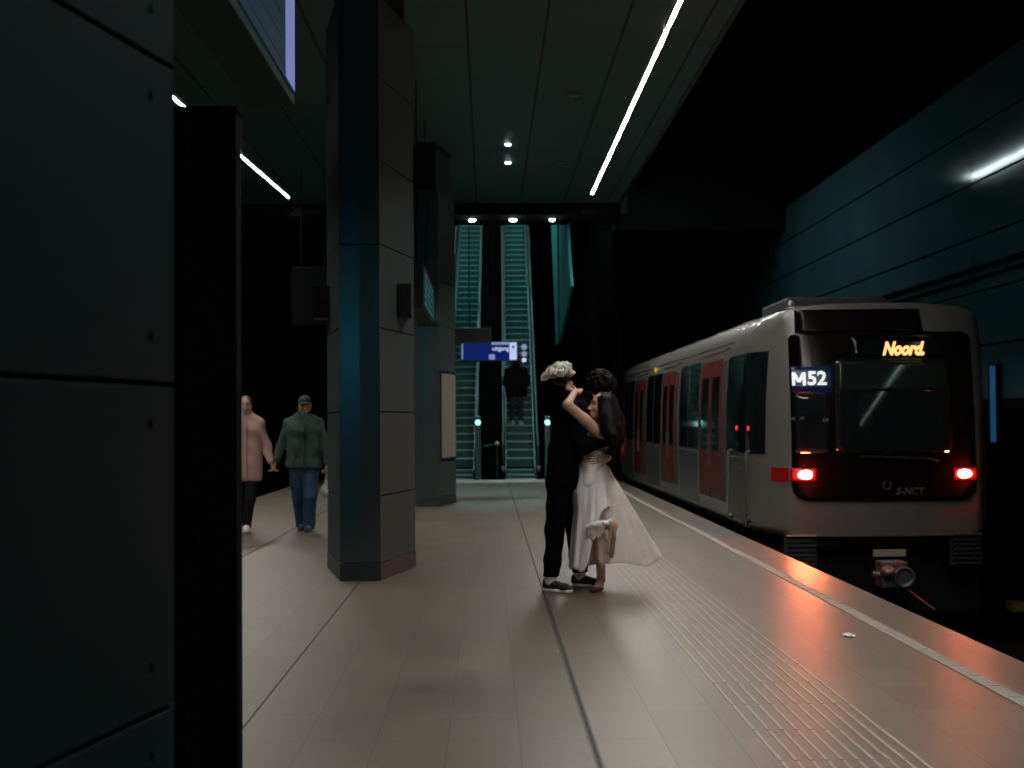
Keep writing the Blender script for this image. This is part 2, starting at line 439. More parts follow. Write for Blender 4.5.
# ------------------------------------------------------------------ hanging displays
M['scr_blue'] = mat('lit_screen_blue', (0.003, 0.008, 0.012), rough=0.6, spec=0.04, emit=(0.04, 0.22, 0.40), estr=0.06, vary=0)
M['scr_edge'] = mat('lit_screen_white', (0.02, 0.02, 0.03), rough=0.6, spec=0.05, emit=(0.30, 0.38, 0.80), estr=0.5, vary=0)
M['scr_teal'] = mat('lit_screen_teal', (0.02, 0.03, 0.03), rough=0.25, emit=(0.05, 0.32, 0.36), estr=0.06, vary=0)
M['scr_line'] = mat('lit_screen_row', (0.05, 0.06, 0.06), rough=0.3, emit=(0.10, 0.42, 0.50), estr=0.13, vary=0)
def hanging_display(cx, y0, y1, z0, z1, w, label, near):
    t = empty('hanging_display', (cx, (y0 + y1) / 2, z1))
    MB().box(cx - w / 2, cx + w / 2, y0, y1, z0, z1).build('housing', M['disp_house'] if near else M['disp_end'], t, bevel=0.006)
    s = MB().box(cx + w / 2, cx + w / 2 + 0.008, y0 + 0.05, y1 - 0.04, z0 + 0.05, z1 - 0.05).build('screen', M['scr_blue'] if near else M['scr_teal'], t)
    xs = cx + w / 2 + 0.008
    if near:
        MB().box(xs, xs + 0.003, y1 - 0.36, y1 - 0.06, z0 + 0.06, z1 - 0.06).build('lit_column', M['scr_edge'], s)
        r = MB()
        for k in range(5): r.box(xs, xs + 0.002, y0 + 0.2, y1 - 0.5, z0 + 0.10 + k * 0.1, z0 + 0.14 + k * 0.1)
        r.build('text_rows', M['scr_blue'], s)
    else:
        r = MB()
        for k in range(5): r.box(xs, xs + 0.003, y0 + 0.12, y1 - 0.6 - 0.3 * (k % 2), z0 + 0.08 + k * 0.095, z0 + 0.12 + k * 0.095)
        r.build('text_rows', M['scr_line'], s)
        MB().box(xs, xs + 0.003, y1 - 0.42, y1 - 0.15, z0 + 0.06, z1 - 0.07).build('side_column', M['scr_line'], s)
    MB().box(cx - w / 2 - 0.008, cx - w / 2, y0 + 0.05, y1 - 0.04, z0 + 0.05, z1 - 0.05).build('screen', M['scr_blue'] if near else M['scr_teal'], t)
    for yy in (y0 + 0.35, y1 - 0.35):
        MB().tube([(cx, yy, z1), (cx, yy, CZ - 0.002)], 0.022 if near else 0.007, 10).build('hanger', M['black'], t)
    return tag(t, label, 'display')
hanging_display(-1.015, 4.86, 7.0, 2.9, 3.55, 0.21, 'large display box with blue-lit screen hanging at the top left', True)
hanging_display(-0.95, 19.6, 23.0, 2.9, 3.5, 0.21, 'dark display box with teal screen hanging between the two far pillars', False)

# dark loudspeaker boxes bracketed to the second pillar
def speaker_box(c, w, h, d, side, label):
    t = empty('wall_speaker', c)
    x, y, z = c
    MB().box(x - w / 2, x + w / 2, y - d / 2, y + d / 2, z - h / 2, z + h / 2).build('case', M['disp_end'], t, bevel=0.008)
    g = MB().box(x - w / 2 + 0.02, x + w / 2 - 0.02, y - d / 2 - 0.006, y - d / 2, z - h / 2 + 0.02, z + h / 2 - 0.02)
    g.build('grille', M['black'], t)
    MB().tube([(x, y, z), (x + side * (w / 2 + 0.07), y, z)], 0.025, 8).build('bracket', M['black'], t)
    MB().lathe((x + 0.02, y - d / 2 - 0.006, z + 0.04), [(0.008, 0), (0.008, -0.004), (0.003, -0.006)], 8, 'y').build('indicator', M['scr_teal'], t)
    return tag(t, label, 'speaker')
speaker_box((at(402.5, 301, 13.85).x, 13.85, at(402.5, 301, 13.85).z), 0.18, 0.30, 0.3, -1, 'small black box fixed on the right face of the steel-fronted pillar')
speaker_box((at(323.5, 303, 14.2).x, 14.2, at(323.5, 303, 14.2).z), 0.20, 0.31, 0.3, 1, 'small black box fixed on the left face of the steel-fronted pillar')

# plain dark sign box far left
t = empty('hanging_sign', (-3.4, 26.5, 3.6))
p0 = at(293, 268, 26.5); p1 = at(334, 326, 26.5)
M['grey_dim'] = mat('dim_grey_box', (0.004, 0.006, 0.0065), rough=0.8, spec=0.03)
MB().box(p0.x, p1.x, 26.3, 26.6, p1.z, p0.z).build('housing', M['grey_dim'], t, bevel=0.01)
for xx in (p0.x + 0.15, p1.x - 0.15):
    MB().tube([(xx, 26.45, p0.z), (xx, 26.45, CZ - 0.002)], 0.007, 8).build('hanger', M['black'], t)
tag(t, 'dim grey sign box hanging above and behind the walking man', 'sign')

# poster panel on the far pillar
pa = at(440.5, 371, 24.62); pb = at(452.8, 459, 25.45)
M['poster'] = mat('poster_paper', (0.30, 0.265, 0.24), rough=0.7, spec=0.2, vary=0.08, vscale=3)
def on_side(s, off):   # point on right near face of far pillar (cx=-0.985)
    A = Vector((-0.985 + 0.178, 24.35, 0)); B = Vector((-0.985 + 0.423, 25.61, 0)); d = (B - A).normalized()
    return A + d * s + Vector((d.y, -d.x, 0)) * off
t = empty('poster_panel', on_side(0.65, 0.0) + Vector((0, 0, 1.5)))
def poster_piece(s0, s1, z0, z1, o0, o1, nm, m):
    q = [on_side(s0, o0), on_side(s1, o0), on_side(s1, o1), on_side(s0, o1)]
    return MB().prism([(p.x, p.y) for p in q], z0, z1).build(nm, m, t)
poster_piece(0.07, 1.2, 0.76, 2.235, 0.002, 0.02, 'frame', M['black'])
poster_piece(0.10, 1.17, 0.80, 2.195, 0.02, 0.024, 'sheet', M['poster'])
tag(t, 'tall pale blank poster panel on the side of the far pillar', 'poster')

# ------------------------------------------------------------------ floor fittings
M['slot'] = mat('drain_steel', (0.05, 0.05, 0.048), rough=0.45, metal=0.5)
M['slot_dark'] = mat('drain_dark', (0.035, 0.033, 0.03), rough=0.8)
t = empty('drain_channel', (0.444, 7, 0))
MB().box(0.435, 0.453, -9, 11.7, 0.0, 0.0025).build('slot', M['slot_dark'], t)
for x in (0.427, 0.453): MB().box(x, x + 0.008, -9, 11.7, 0.0, 0.004).build('rail', M['slot'], t)
MB().box(0.434, 0.447, 11.7, 34, 0.0, 0.002).build('joint', M['slot_dark'], t)
tag(t, 'narrow dark drain slot running along the paving past the couple', 'drain')
for x, w, lb in ((-1.135, 0.008, 'thin dark movement joint in the paving passing under the pillars'), (-2.575, 0.016, 'thin dark movement joint in the paving under the walking pair')):
    tag(MB().box(x - w / 2, x + w / 2, -9, 34, 0.0, 0.0018).build('expansion_joint', M['slot_dark']), lb, 'joint')
M['rib'] = mat('tactile_cream', (0.40, 0.35, 0.28), rough=0.8, spec=0.2, vary=0.1)
t = empty('tactile_guide', (1.49, 12, 0))
off0 = (2072 / 263) % 0.6
for k in range(10):
    x = 1.19 + k * 0.0635; mb = MB(); y = off0 + 3.0
    while y < 33.5:
        mb.prism([(x - 0.0075, y + 0.008), (x + 0.0075, y + 0.008), (x + 0.0075, y + 0.592), (x - 0.0075, y + 0.592)], 0.0, 0.0022); y += 0.6
    mb.build('rib', M['rib'], t)
tag(t, 'band of ten raised cream guide ribs for blind passengers on the paving', 'tactile paving')
M['edge_line'] = mat('white_tile', (0.25, 0.235, 0.205), rough=0.75, spec=0.2, vary=0.2, vscale=9)
mb = MB(); y = -3
while y < 33.7:
    mb.box(2.575, 2.67, y + 0.004, y + 0.311, 0.0, 0.003); y += 0.315
tag(mb.build('safety_line', M['edge_line']), 'white line of tiles along the platform edge beside the train', 'line')
# tube lights added out of view on the tunnel wall to streak the cab window
M['tube'] = mat('added_tube_diffuser', (0.6, 0.65, 0.62), emit=(0.72, 1.0, 0.88), estr=7, vary=0)
for k, (ya, yb) in enumerate(((-2.0, 4.2), (4.5, 9.4), (9.55, 14.4))):
    t = empty('added_wall_tube_light', (WX - 0.05, (ya + yb) / 2, 3.9))
    MB().box(WX - 0.06, WX - 0.003, ya, yb, 3.86, 3.94).build('housing', M['housing'], t)
    MB().box(WX - 0.085, WX - 0.06, ya + 0.02, yb - 0.02, 3.875, 3.925).build('diffuser', M['tube'], t)
    tag(t, 'added unseen tube light along the near tunnel wall, mirrored in the cab window', 'light', 'added tunnel wall tube lights')
# crumpled tissue
M['tissue'] = mat('tissue_paper', (0.75, 0.72, 0.68), rough=0.8)
pc = at(848.5, 639, 2072 / 218.0); bm = bmesh.new()
bmesh.ops.create_icosphere(bm, subdivisions=3, radius=1)
for v in bm.verts:
    n = mnoise.noise(v.co * 2.3) * 0.5 + mnoise.noise(v.co * 5.1) * 0.25
    v.co = v.co * (1 + n)
    v.co = Vector((v.co.x * 0.042, v.co.y * 0.035, max(v.co.z * 0.017, -0.004) + (0.014 if v.co.x < 0.2 else 0.010)))
me = bpy.data.meshes.new('crumpled_tissue'); bm.to_mesh(me); bm.free(); me.materials.append(M['tissue'])
o = bpy.data.objects.new('crumpled_tissue', me); COL.objects.link(o); o.location = (pc.x, 2072 / 218.0, -0.004 + 0.004)
mz = min(v.co.z for v in me.vertices); o.location.z = -mz
tag(o, 'small crumpled white tissue lying on the paving near the edge line', 'litter')

# ------------------------------------------------------------------ tunnel wall fittings
M['cable'] = mat('cable_black', (0.004, 0.005, 0.005), rough=0.8, spec=0.1, vary=0)
for z, r, lb in ((3.53, 0.03, 'upper black cable running along the teal tunnel wall'), (3.39, 0.022, 'lower black cable running along the teal tunnel wall')):
    t = tag(empty('wall_cable', (WX - 0.04, 10, z)), lb, 'cable')
    MB().tube([(WX - 0.045, y, z) for y in range(-8, 47, 3)], r, 8).build('sheath', M['cable'], t, smooth=True)
    for y in range(-7, 46, 4): MB().box(WX - 0.05 - r, WX + 0.0, y - 0.02, y + 0.02, z - r - 0.01, z + r + 0.01).build('clip', M['cable'], t)
M['blue_tube'] = mat('blue_lit_strip', (0.02, 0.05, 0.1), emit=(0.02, 0.14, 0.32), estr=0.32, vary=0)
pa = at(1002, 366, 20.2); pb = at(1002, 442, 20.2)
t = empty('wall_marker_light', (WX - 0.05, 20.2, pb.z))
MB().box(WX - 0.07, WX - 0.02, 20.02, 20.38, pb.z - 0.03, pa.z + 0.03).build('housing', M['black'], t, bevel=0.005)
MB().box(WX - 0.08, WX - 0.068, 20.10, 20.30, pb.z, pa.z).build('diffuser', M['blue_tube'], t)
tag(t, 'slim upright blue light on the dark tunnel wall right of the train', 'light')
M['yellow'] = mat('yellow_paint', (0.35, 0.30, 0.02), rough=0.5)
pm = at(1020, 607, 19.3)
t = empty('track_marker', (pm.x, 19.3, -1.25))
MB().box(pm.x - 0.13, pm.x + 0.12, 19.2, 19.5, pm.z - 0.06, pm.z + 0.07).build('board', M['yellow'], t, bevel=0.02)
MB().box(pm.x - 0.03, pm.x + 0.03, 19.33, 19.39, -1.25, pm.z - 0.06).build('post', M['black'], t)
tag(t, 'small yellow trackside marker low in the dark at right', 'marker')
M['rail'] = mat('rail_steel', (0.20, 0.21, 0.21), rough=0.35, metal=0.9)
for x, lb in ((3.94, 'steel running rail nearer the platform, in the dark trackbed'), (5.38, 'steel running rail farther from the platform, in the dark trackbed')):
    prof = [(-0.07, 0), (0.07, 0), (0.07, 0.015), (0.012, 0.035), (0.012, 0.10), (0.035, 0.115), (0.035, 0.15), (-0.035, 0.15), (-0.035, 0.115), (-0.012, 0.10), (-0.012, 0.035), (-0.07, 0.015)]
    tag(MB().prism([(x + a, -1.25 + b) for a, b in prof], -8, 74, 'y').build('running_rail', M['rail']), lb, 'rail')
# ------------------------------------------------------------------ metro train
XC = 4.65
PROF = [(1.44, 0.02), (1.49, 0.12), (1.5, 0.35), (1.5, 1.0), (1.49, 1.6), (1.46, 2.05), (1.43, 2.30), (1.385, 2.46), (1.30, 2.59), (1.18, 2.68), (0.95, 2.735), (0.6, 2.765), (0.3, 2.775), (0.0, 2.78)]
def half(z):
    for (a, za), (b, zb) in zip(PROF[:-1], PROF[1:]):
        if za <= z <= zb: return a + (b - a) * (z - za) / (zb - za)
    return PROF[0][0] if z < 0.1 else 0.0
def front_y(x, z):
    k = max(0.0, z - 0.75)
    return 17.24 + 0.13 * (x / 1.15) ** 2 + 0.075 * k * k * 0.8 + max(0, 0.45 - z) * 0.10
LIM = [(0.0, 1.10), (0.035, 1.155), (0.12, 1.215), (0.3, 1.31), (0.55, 1.40), (0.85, 1.465), (1.3, 1.5)]
def lim(dy):
    if dy <= 0: return LIM[0][1]
    for (a, la), (b, lb) in zip(LIM[:-1], LIM[1:]):
        if a <= dy <= b: return la + (lb - la) * (dy - a) / (b - a)
    return 1.6
def side_half(y, z):
    return min(half(z), lim(y - front_y(1.12, z)))
M['train'] = mat('train_silver_white', (0.165, 0.158, 0.15), rough=0.27, metal=0.15, spec=0.5, vary=0.05, vscale=2)
M['train_lower'] = mat('train_grey', (0.085, 0.088, 0.086), rough=0.36, metal=0.3, vary=0.05, vscale=2)
M['train_roof'] = mat('train_roof_dark', (0.02, 0.022, 0.022), rough=0.6)
M['mask'] = mat('cab_mask_black', (0.005, 0.003, 0.003), rough=0.14, spec=0.2, vary=0)
M['glass'] = mat('tinted_glass', (0.008, 0.012, 0.013), rough=0.06, spec=0.5, vary=0)
M['blind'] = mat('sun_blind_band', (0.014, 0.020, 0.018), rough=0.08, vary=0)
M['red_door'] = mat('door_red', (0.115, 0.014, 0.010), rough=0.45, spec=0.25, vary=0.05)
M['rubber'] = mat('rubber_black', (0.006, 0.006, 0.006), rough=0.8, vary=0)
M['lens_core'] = mat('tail_lamp_core', (0.5, 0.1, 0.05), emit=(1.0, 0.21, 0.08), estr=560, vary=0)
M['lens_red'] = mat('tail_lamp_lens', (0.07, 0.004, 0.004), rough=0.2, emit=(1.0, 0.02, 0.008), estr=0.07, vary=0)
M['amber'] = mat('amber_led', (0.3, 0.15, 0.02), emit=(1.0, 0.47, 0.15), estr=1.7, vary=0)
M['amber_dim'] = mat('amber_led_field', (0.02, 0.01, 0.002), emit=(1.0, 0.38, 0.03), estr=0.03, vary=0)
M['m52_white'] = mat('route_sign_white', (0.7, 0.7, 0.7), emit=(0.86, 0.93, 1.0), estr=0.75, vary=0)
M['m52_blue'] = mat('route_sign_blue', (0.005, 0.01, 0.03), rough=0.2, emit=(0.03, 0.09, 0.30), estr=0.05, vary=0)
M['red_dot_glow'] = mat('red_dot', (0.3, 0.01, 0.01), emit=(1.0, 0.03, 0.05), estr=1.2, vary=0)
M['glint_green'] = mat('green_reflection', (0.01, 0.3, 0.2), emit=(0.05, 0.8, 0.55), estr=0.5, vary=0)
M['amber_lamp'] = mat('amber_door_lamp', (0.3, 0.15, 0.02), emit=(1.0, 0.42, 0.03), estr=0.55, vary=0)
M['steel'] = mat('worn_steel', (0.22, 0.23, 0.23), rough=0.35, metal=0.8)
M['coupler'] = mat('coupler_steel', (0.06, 0.07, 0.07), rough=0.45, metal=0.6)
M['mark_grey'] = mat('grey_marking', (0.075, 0.075, 0.08), rough=0.5, vary=0)
M['pale_plate'] = mat('pale_plate', (0.30, 0.29, 0.24), rough=0.5)
M['glow_strip'] = mat('saloon_interior', (0.02, 0.03, 0.03), rough=0.3, vary=0)

tr = empty('metro_train', (XC, 17.3, -1.1))
tag(tr, 'silver-white metro train with black cab front and red tail lamps at the platform', 'train')

def loft_body(mb, y_end, front=True, y_start=None):
    secs = []
    prof = PROF
    def ring(fy, L):
        pts = []
        for (x, z) in prof: pts.append((XC - min(x, L), fy(min(x, L), z), z))
        for (x, z) in prof[-2::-1]: pts.append((XC + min(x, L), fy(min(x, L), z), z))
        return pts
    if front:
        for dy, L in LIM: secs.append(ring(lambda x, z, dy=dy: front_y(1.12, z) + dy, L))
        secs[0] = ring(lambda x, z: front_y(x, z) + 0.012, LIM[0][1])
        y = 19.4
    else:
        secs.append(ring(lambda x, z: y_start, 9)); y = y_start + 3
    while y < y_end:
        secs.append(ring(lambda x, z, y=y: y, 9)); y += 3.0
    secs.append(ring(lambda x, z: y_end, 9))
    n = len(secs[0]); vs = [p for s in secs for p in s]; fs = []
    for i in range(len(secs) - 1):
        for k in range(n - 1):
            fs.append((i * n + k, i * n + k + 1, (i + 1) * n + k + 1, (i + 1) * n + k))
        fs.append((i * n + n - 1, i * n, (i + 1) * n, (i + 1) * n + n - 1))
    fs.append(tuple(range((len(secs) - 1) * n, len(secs) * n)))
    if not front: fs.append(tuple(range(n))[::-1])
    mb.add(vs, fs)
    if front:   # front cap as horizontal strips so that it follows the nose curve
        m = len(prof)
        gv = []; gf = []; NU = 16
        for (x, z) in prof[:-1]:
            hx = min(x, LIM[0][1])
            for j in range(NU + 1):
                u = -1 + 2 * j / NU
                gv.append((XC + hx * u, front_y(hx * u, z) + 0.012, z))
        for i in range(m - 2):
            for j in range(NU):
                a = i * (NU + 1) + j
                gf.append((a, a + 1, a + NU + 2, a + NU + 1))
        mb.add(gv, gf)

mb = MB(); loft_body(mb, 37.0)
body = mb.build('body_shell', M['train'], tr, smooth=True)
for p in body.data.polygons:
    pass
mb = MB(); loft_body(mb, 57.0, front=False, y_start=37.5)
mb.build('trailing_car_shell', M['train'], tr, smooth=True)
MB().box(XC - 1.2, XC + 1.2, 36.9, 37.6, 0.1, 2.6).build('gangway_bellows', M['rubber'], tr)

def side_patch(y0, y1, z0, z1, off, name, m, parent, ny=6, nz=8, sgn=-1, thick=0.02, bevel=0):
    vs = []; fs = []
    for lay in (off, off - thick):
        for j in range(nz + 1):
            z = z0 + (z1 - z0) * j / nz
            for i in range(ny + 1):
                y = y0 + (y1 - y0) * i / ny
                vs.append((XC + sgn * (side_half(y, z) + lay), y, z))
    N = (ny + 1) * (nz + 1)
    for j in range(nz):
        for i in range(ny):
            a = j * (ny + 1) + i
            fs.append((a, a + 1, a + ny + 2, a + ny + 1)); fs.append((N + a, N + a + ny + 1, N + a + ny + 2, N + a + 1))
    edge = [i for i in range(ny + 1)] + [(j + 1) * (ny + 1) + ny for j in range(nz)] + [nz * (ny + 1) + ny - 1 - i for i in range(ny)] + [(nz - 1 - j) * (ny + 1) for j in range(nz - 1)]
    for a, b in zip(edge, edge[1:] + edge[:1]): fs.append((a, b, N + b, N + a))
    return MB().add(vs, fs).build(name, m, parent)

# cab side: dark glass and grey lower door
cw = side_patch(17.72, 19.55, 0.98, 2.22, 0.006, 'cab_side_window', M['glass'], tr, ny=14)
for yy in (18.72, 18.15):
    x = XC - side_half(yy, 1.29) - 0.008
    MB().lathe((x, yy, 1.29), [(0.028, 0.004), (0.028, -0.006), (0.015, -0.012)], 12, 'x').build('red_dot', M['red_dot_glow'], cw, smooth=True)  # small glowing red dot on the cab side window
cdoor = side_patch(18.25, 19.45, 0.06, 0.93, 0.004, 'cab_door_panel', M['train_lower'], tr, ny=12)
for yy in (18.12, 19.12):
    xs = XC - side_half(yy, 0.6)
    MB().tube([(xs + 0.02, yy, 0.14), (xs - 0.045, yy, 0.16), (xs - 0.05, yy, 0.5), (xs - 0.045, yy, 1.0), (xs + 0.02, yy, 1.02)], 0.014, 8).build('grab_rail', M['steel'], tr, smooth=True)
    MB().ell((xs - 0.03, yy, 0.16), (0.03, 0.03, 0.035)).build('rail_foot', M['steel'], tr, smooth=True)
lp = MB()
for k in range(3): lp.box(XC - 1.505, XC - 1.45, 18.5, 18.62, 0.62 + k * 0.07, 0.66 + k * 0.07)
lp.build('data_plate', M['mark_grey'], tr)

# saloon side: doors and windows
def door(y0, y1, has_glint):
    mid = (y0 + y1) / 2
    side_patch(y0 - 0.42, y0 - 0.02, 0.04, 2.36, 0.004, 'door_pocket', M['rubber'], tr)
    side_patch(y1 + 0.02, y1 + 0.10, 0.04, 2.36, 0.004, 'door_seal', M['rubber'], tr)
    for a, b in ((y0, mid - 0.015), (mid + 0.015, y1)):
        d = side_patch(a, b, 0.05, 2.34, 0.004, 'door', M['red_door'], tr)
        side_patch(a + 0.17, b - 0.17, 0.98, 2.0, 0.008, 'door_window', M['glass'], d)
        xs = XC - side_half(mid, 1.0) - 0.012
        MB().tube([(xs, a + 0.08 if a > mid else b - 0.08, 0.75), (xs, a + 0.08 if a > mid else b - 0.08, 1.2)], 0.012, 8).build('handle', M['steel'], d)
    side_patch(mid - 0.015, mid + 0.015, 0.05, 2.34, 0.006, 'door_seal', M['rubber'], tr)
    if has_glint:
        MB().lathe((XC - 1.51, y1 - 0.25, 1.36), [(0.03, 0.01), (0.03, -0.004), (0.01, -0.01)], 12, 'x').build('green_glint', M['glint_green'], tr, smooth=True)  # green glow painted in for the signal's reflection on the train side
for y0, y1, wl in ((20.08, 22.0, True), (25.06, 26.9, False), (30.1, 31.9, False), (40.5, 42.3, False), (46, 47.8, False)):
    door(y0, y1, wl)
for y0, y1 in ((22.2, 24.4), (27.1, 29.5), (32.2, 34.4), (34.6, 36.6), (38.0, 39.9), (42.6, 45.3), (48.1, 51)):
    w = side_patch(y0, y1, 0.98, 2.26, 0.005, 'side_window', M['glass'], tr)
    mdl = (y0 + y1) / 2
    side_patch(mdl - 0.02, mdl + 0.02, 0.98, 2.26, 0.008, 'window_bar', M['rubber'], w)
    side_patch(y0 + 0.02, y1 - 0.02, 0.06, 0.92, 0.004, 'lower_panel', M['train_lower'], tr)
MB().ell((XC - side_half(28.4, 2.36) - 0.01, 28.4, 2.36), (0.03, 0.06, 0.05)).build('door_lamp', M['amber_lamp'], tr, smooth=True)
# groove above the windows and roof furniture
side_patch(19.4, 36.9, 2.40, 2.425, 0.003, 'gutter', M['rubber'], tr, ny=20, nz=1)
MB().box(XC - 1.0, XC + 0.22, 17.95, 19.6, 2.72, 2.885).build('roof_unit', M['train_roof'], tr, bevel=0.03)
for y0 in (21.5, 27.0, 32.0): MB().box(XC - 0.8, XC + 0.8, y0, y0 + 3.4, 2.72, 2.86).build('roof_unit', M['train_roof'], tr, bevel=0.05)
hb = MB(); hb.lathe((XC - 1.0, 17.72, 2.74), [(0.05, -0.07), (0.05, 0.02), (0.03, 0.075), (0.01, 0.085)], 14)
hb.tube([(XC - 1.09, 17.66, 2.71), (XC - 0.9, 17.6, 2.74)], 0.02, 8)
hb.build('horn', M['steel'], tr, smooth=True)

# front mask: rounded black panel, with the middle part reaching up to the roof
def front_patch(outline_l, outline_r, z0, z1, off, name, m, parent, nz=24, nu=14, thick=0.03):
    """left/right bounds as functions of z (local x)"""
    vs = []; fs = []
    for lay in (off, off - thick):
        for j in range(nz + 1):
            z = z0 + (z1 - z0) * j / nz
            a, b = outline_l(z), outline_r(z)
            for i in range(nu + 1):
                x = a + (b - a) * i / nu
                vs.append((XC + x, front_y(x, z) - lay, z))
    N = (nu + 1) * (nz + 1); ny = nu
    for j in range(nz):
        for i in range(ny):
            a = j * (ny + 1) + i
            fs.append((a, a + 1, a + ny + 2, a + ny + 1)); fs.append((N + a, N + a + ny + 1, N + a + ny + 2, N + a + 1))
    edge = [i for i in range(ny + 1)] + [(j + 1) * (ny + 1) + ny for j in range(nz)] + [nz * (ny + 1) + ny - 1 - i for i in range(ny)] + [(nz - 1 - j) * (ny + 1) for j in range(nz - 1)]
    for a, b in zip(edge, edge[1:] + edge[:1]): fs.append((a, b, N + b, N + a))
    return MB().add(vs, fs).build(name, m, parent, smooth=True)
def rounded(hw, zb, zt, rb, rt_):
    def f(z):
        w = hw
        if z < zb + rb: w = hw - rb + math.sqrt(max(0, rb * rb - (rb - (z - zb)) ** 2))
        elif z > zt - rt_: w = hw - rt_ + math.sqrt(max(0, rt_ * rt_ - (rt_ - (zt - z)) ** 2))
        return w
    return f
fm = rounded(1.085, 0.44, 2.43, 0.17, 0.10)
mask = front_patch(lambda z: -fm(z), fm, 0.44, 2.43, 0.006, 'front_mask', M['mask'], tr, nz=48)
front_patch(lambda z: -1.0, lambda z: 0.48 + max(0, 2.62 - z) * 0.15, 2.42, 2.70, 0.006, 'roof_fairing', M['mask'], tr, nz=8)
ws = rounded(0.70, 1.0, 2.10, 0.06, 0.05)
wsc = front_patch(lambda z: -0.58 + 0.7 - ws(z), lambda z: ws(z) + 0.10, 1.0, 2.10, 0.010, 'windscreen', M['glass'], tr, nz=30, nu=20)
front_patch(lambda z: -0.56, lambda z: 0.78, 1.72, 2.07, 0.013, 'sun_blind', M['blind'], wsc, nz=8, nu=20)
# small quarter windows left of the screen
front_patch(lambda z: -1.04, lambda z: -0.64, 1.0, 1.70, 0.009, 'corner_glass', M['glass'], tr, nz=12, nu=6)
# destination display
dd = front_patch(lambda z: -0.36, lambda z: 0.56, 2.125, 2.36, 0.010, 'destination_display', M['black_gloss'], tr, nz=4)
xx = 4.905 - XC
dt = place_text('Noord.', M['amber'], 0.205, (4.895, front_y(xx, 2.22) - 0.018, 2.215), 'lettering', dd, rotx=PI / 2 - 0.16, shear=0.38, off=0.010, ext=0.003)
dt.scale = (0.80, 1.05, 1)
# line number
ms = front_patch(lambda z: -1.07, lambda z: -0.60, 1.71, 2.02, 0.010, 'line_number_sign', M['m52_blue'], tr, nz=4)
place_text('52', M['m52_white'], 0.225, (3.872, front_y(-0.78, 1.87) - 0.024, 1.872), 'lettering', ms, rotx=PI / 2 - 0.12, rotz=-0.17, off=0.006, ext=0.003)
mM = MB(); zM0, zM1 = 1.795, 1.950; xM = 3.588; wM = 0.155; tM = 0.034
for pl in ([(0, 0), (tM, 0), (tM, 1), (0, 1)], [(wM - tM, 0), (wM, 0), (wM, 1), (wM - tM, 1)], [(0, 1), (tM * 1.15, 1), (wM / 2 + tM * .5, .25), (wM / 2 - tM * .5, .25)], [(wM, 1), (wM / 2 + tM * .5, .25), (wM / 2 - tM * .5, .25), (wM - tM * 1.15, 1)]):
    vs = []
    for dy in (0.022, 0.016):
        for a, b in pl:
            x = xM + a; z = zM0 + (zM1 - zM0) * b; vs.append((x, front_y(x - XC, z) - dy, z))
    mM.add(vs, [(0, 1, 2, 3), (7, 6, 5, 4), (0, 4, 5, 1), (1, 5, 6, 2), (2, 6, 7, 3), (3, 7, 4, 0)])
mM.build('lettering', M['m52_white'], ms)
# coat hook / wiper shapes and small lit marks under the sign
mk = MB()
for (px0, px1, py0, py1) in ((793.5, 800, 417.5, 420), (802, 807, 416.5, 419.5), (824, 831, 418.5, 422)):
    a = at(px0, py1, 17.25); b = at(px1, py0, 17.25); yy = front_y(a.x - XC, a.z)
    mk.box(a.x, b.x, yy - 0.016, yy - 0.009, a.z, b.z)
mk.build('side_pictograms', M['mark_grey'], tr)
# wipers
wpm = mat('wiper_black', (0.01, 0.01, 0.01), rough=0.5)
def on_front(x, z, o): return (XC + x, front_y(x, z) - o, z)
MB().tube([on_front(0.62, 0.90, 0.02), on_front(0.5, 0.93, 0.045), on_front(-0.30, 0.96, 0.03)], 0.010, 8).build('wiper', wpm, tr)
# emblem and wording under the screen
em = MB(); 
for k in range(20):
    a0, a1 = 2 * PI * k / 20, 2 * PI * (k + 1) / 20
    if k in (3, 4): continue
    em.tube([on_front(0.0 + 0.045 * math.cos(a), 0.62 + 0.045 * math.sin(a), 0.010) for a in (a0, a1)], 0.008, 6)
em.build('round_emblem', M['mark_grey'], tr)
place_text('S-NCT', M['mark_grey'], 0.115, on_front(0.27, 0.545, 0.011), 'operator_lettering', tr, shear=0.2, rotz=0.05, off=0.003)

# tail lamps
for s, nm in ((-1, 'left'), (1, 'right')):
    cxl = 0.985 * s
    lens = front_patch(lambda z, s=s: (-1.105 if s < 0 else 0.80), lambda z, s=s: (-0.80 if s < 0 else 1.105), 0.665, 0.825, 0.012, 'tail_lamp', M['lens_red'], tr, nz=4, nu=10)
    x0 = 0.935 * s
    core = MB(); core.ell((XC + x0, front_y(x0, 0.745) - 0.016, 0.745), (0.085, 0.022, 0.048), nu=24, nv=12)
    core.build('lamp_core', M['lens_core'], lens, smooth=True)
    if s < 0:
        side_patch(front_y(1.12, .75) + 0.02, front_y(1.12, .75) + 0.24, 0.665, 0.825, 0.006, 'lamp_side_lens', M['lens_red'], lens, nz=2, ny=8)
    ld = bpy.data.lights.new('tail_lamp_light', 'POINT'); ld.energy = 9; ld.color = (1.0, 0.045, 0.015); ld.shadow_soft_size = 0.05
    lo = bpy.data.objects.new('tail_lamp_light', ld); COL.objects.link(lo)
    lo.location = (XC + x0, front_y(x0, 0.745) - 0.09, 0.745); lo['kind'] = 'helper'
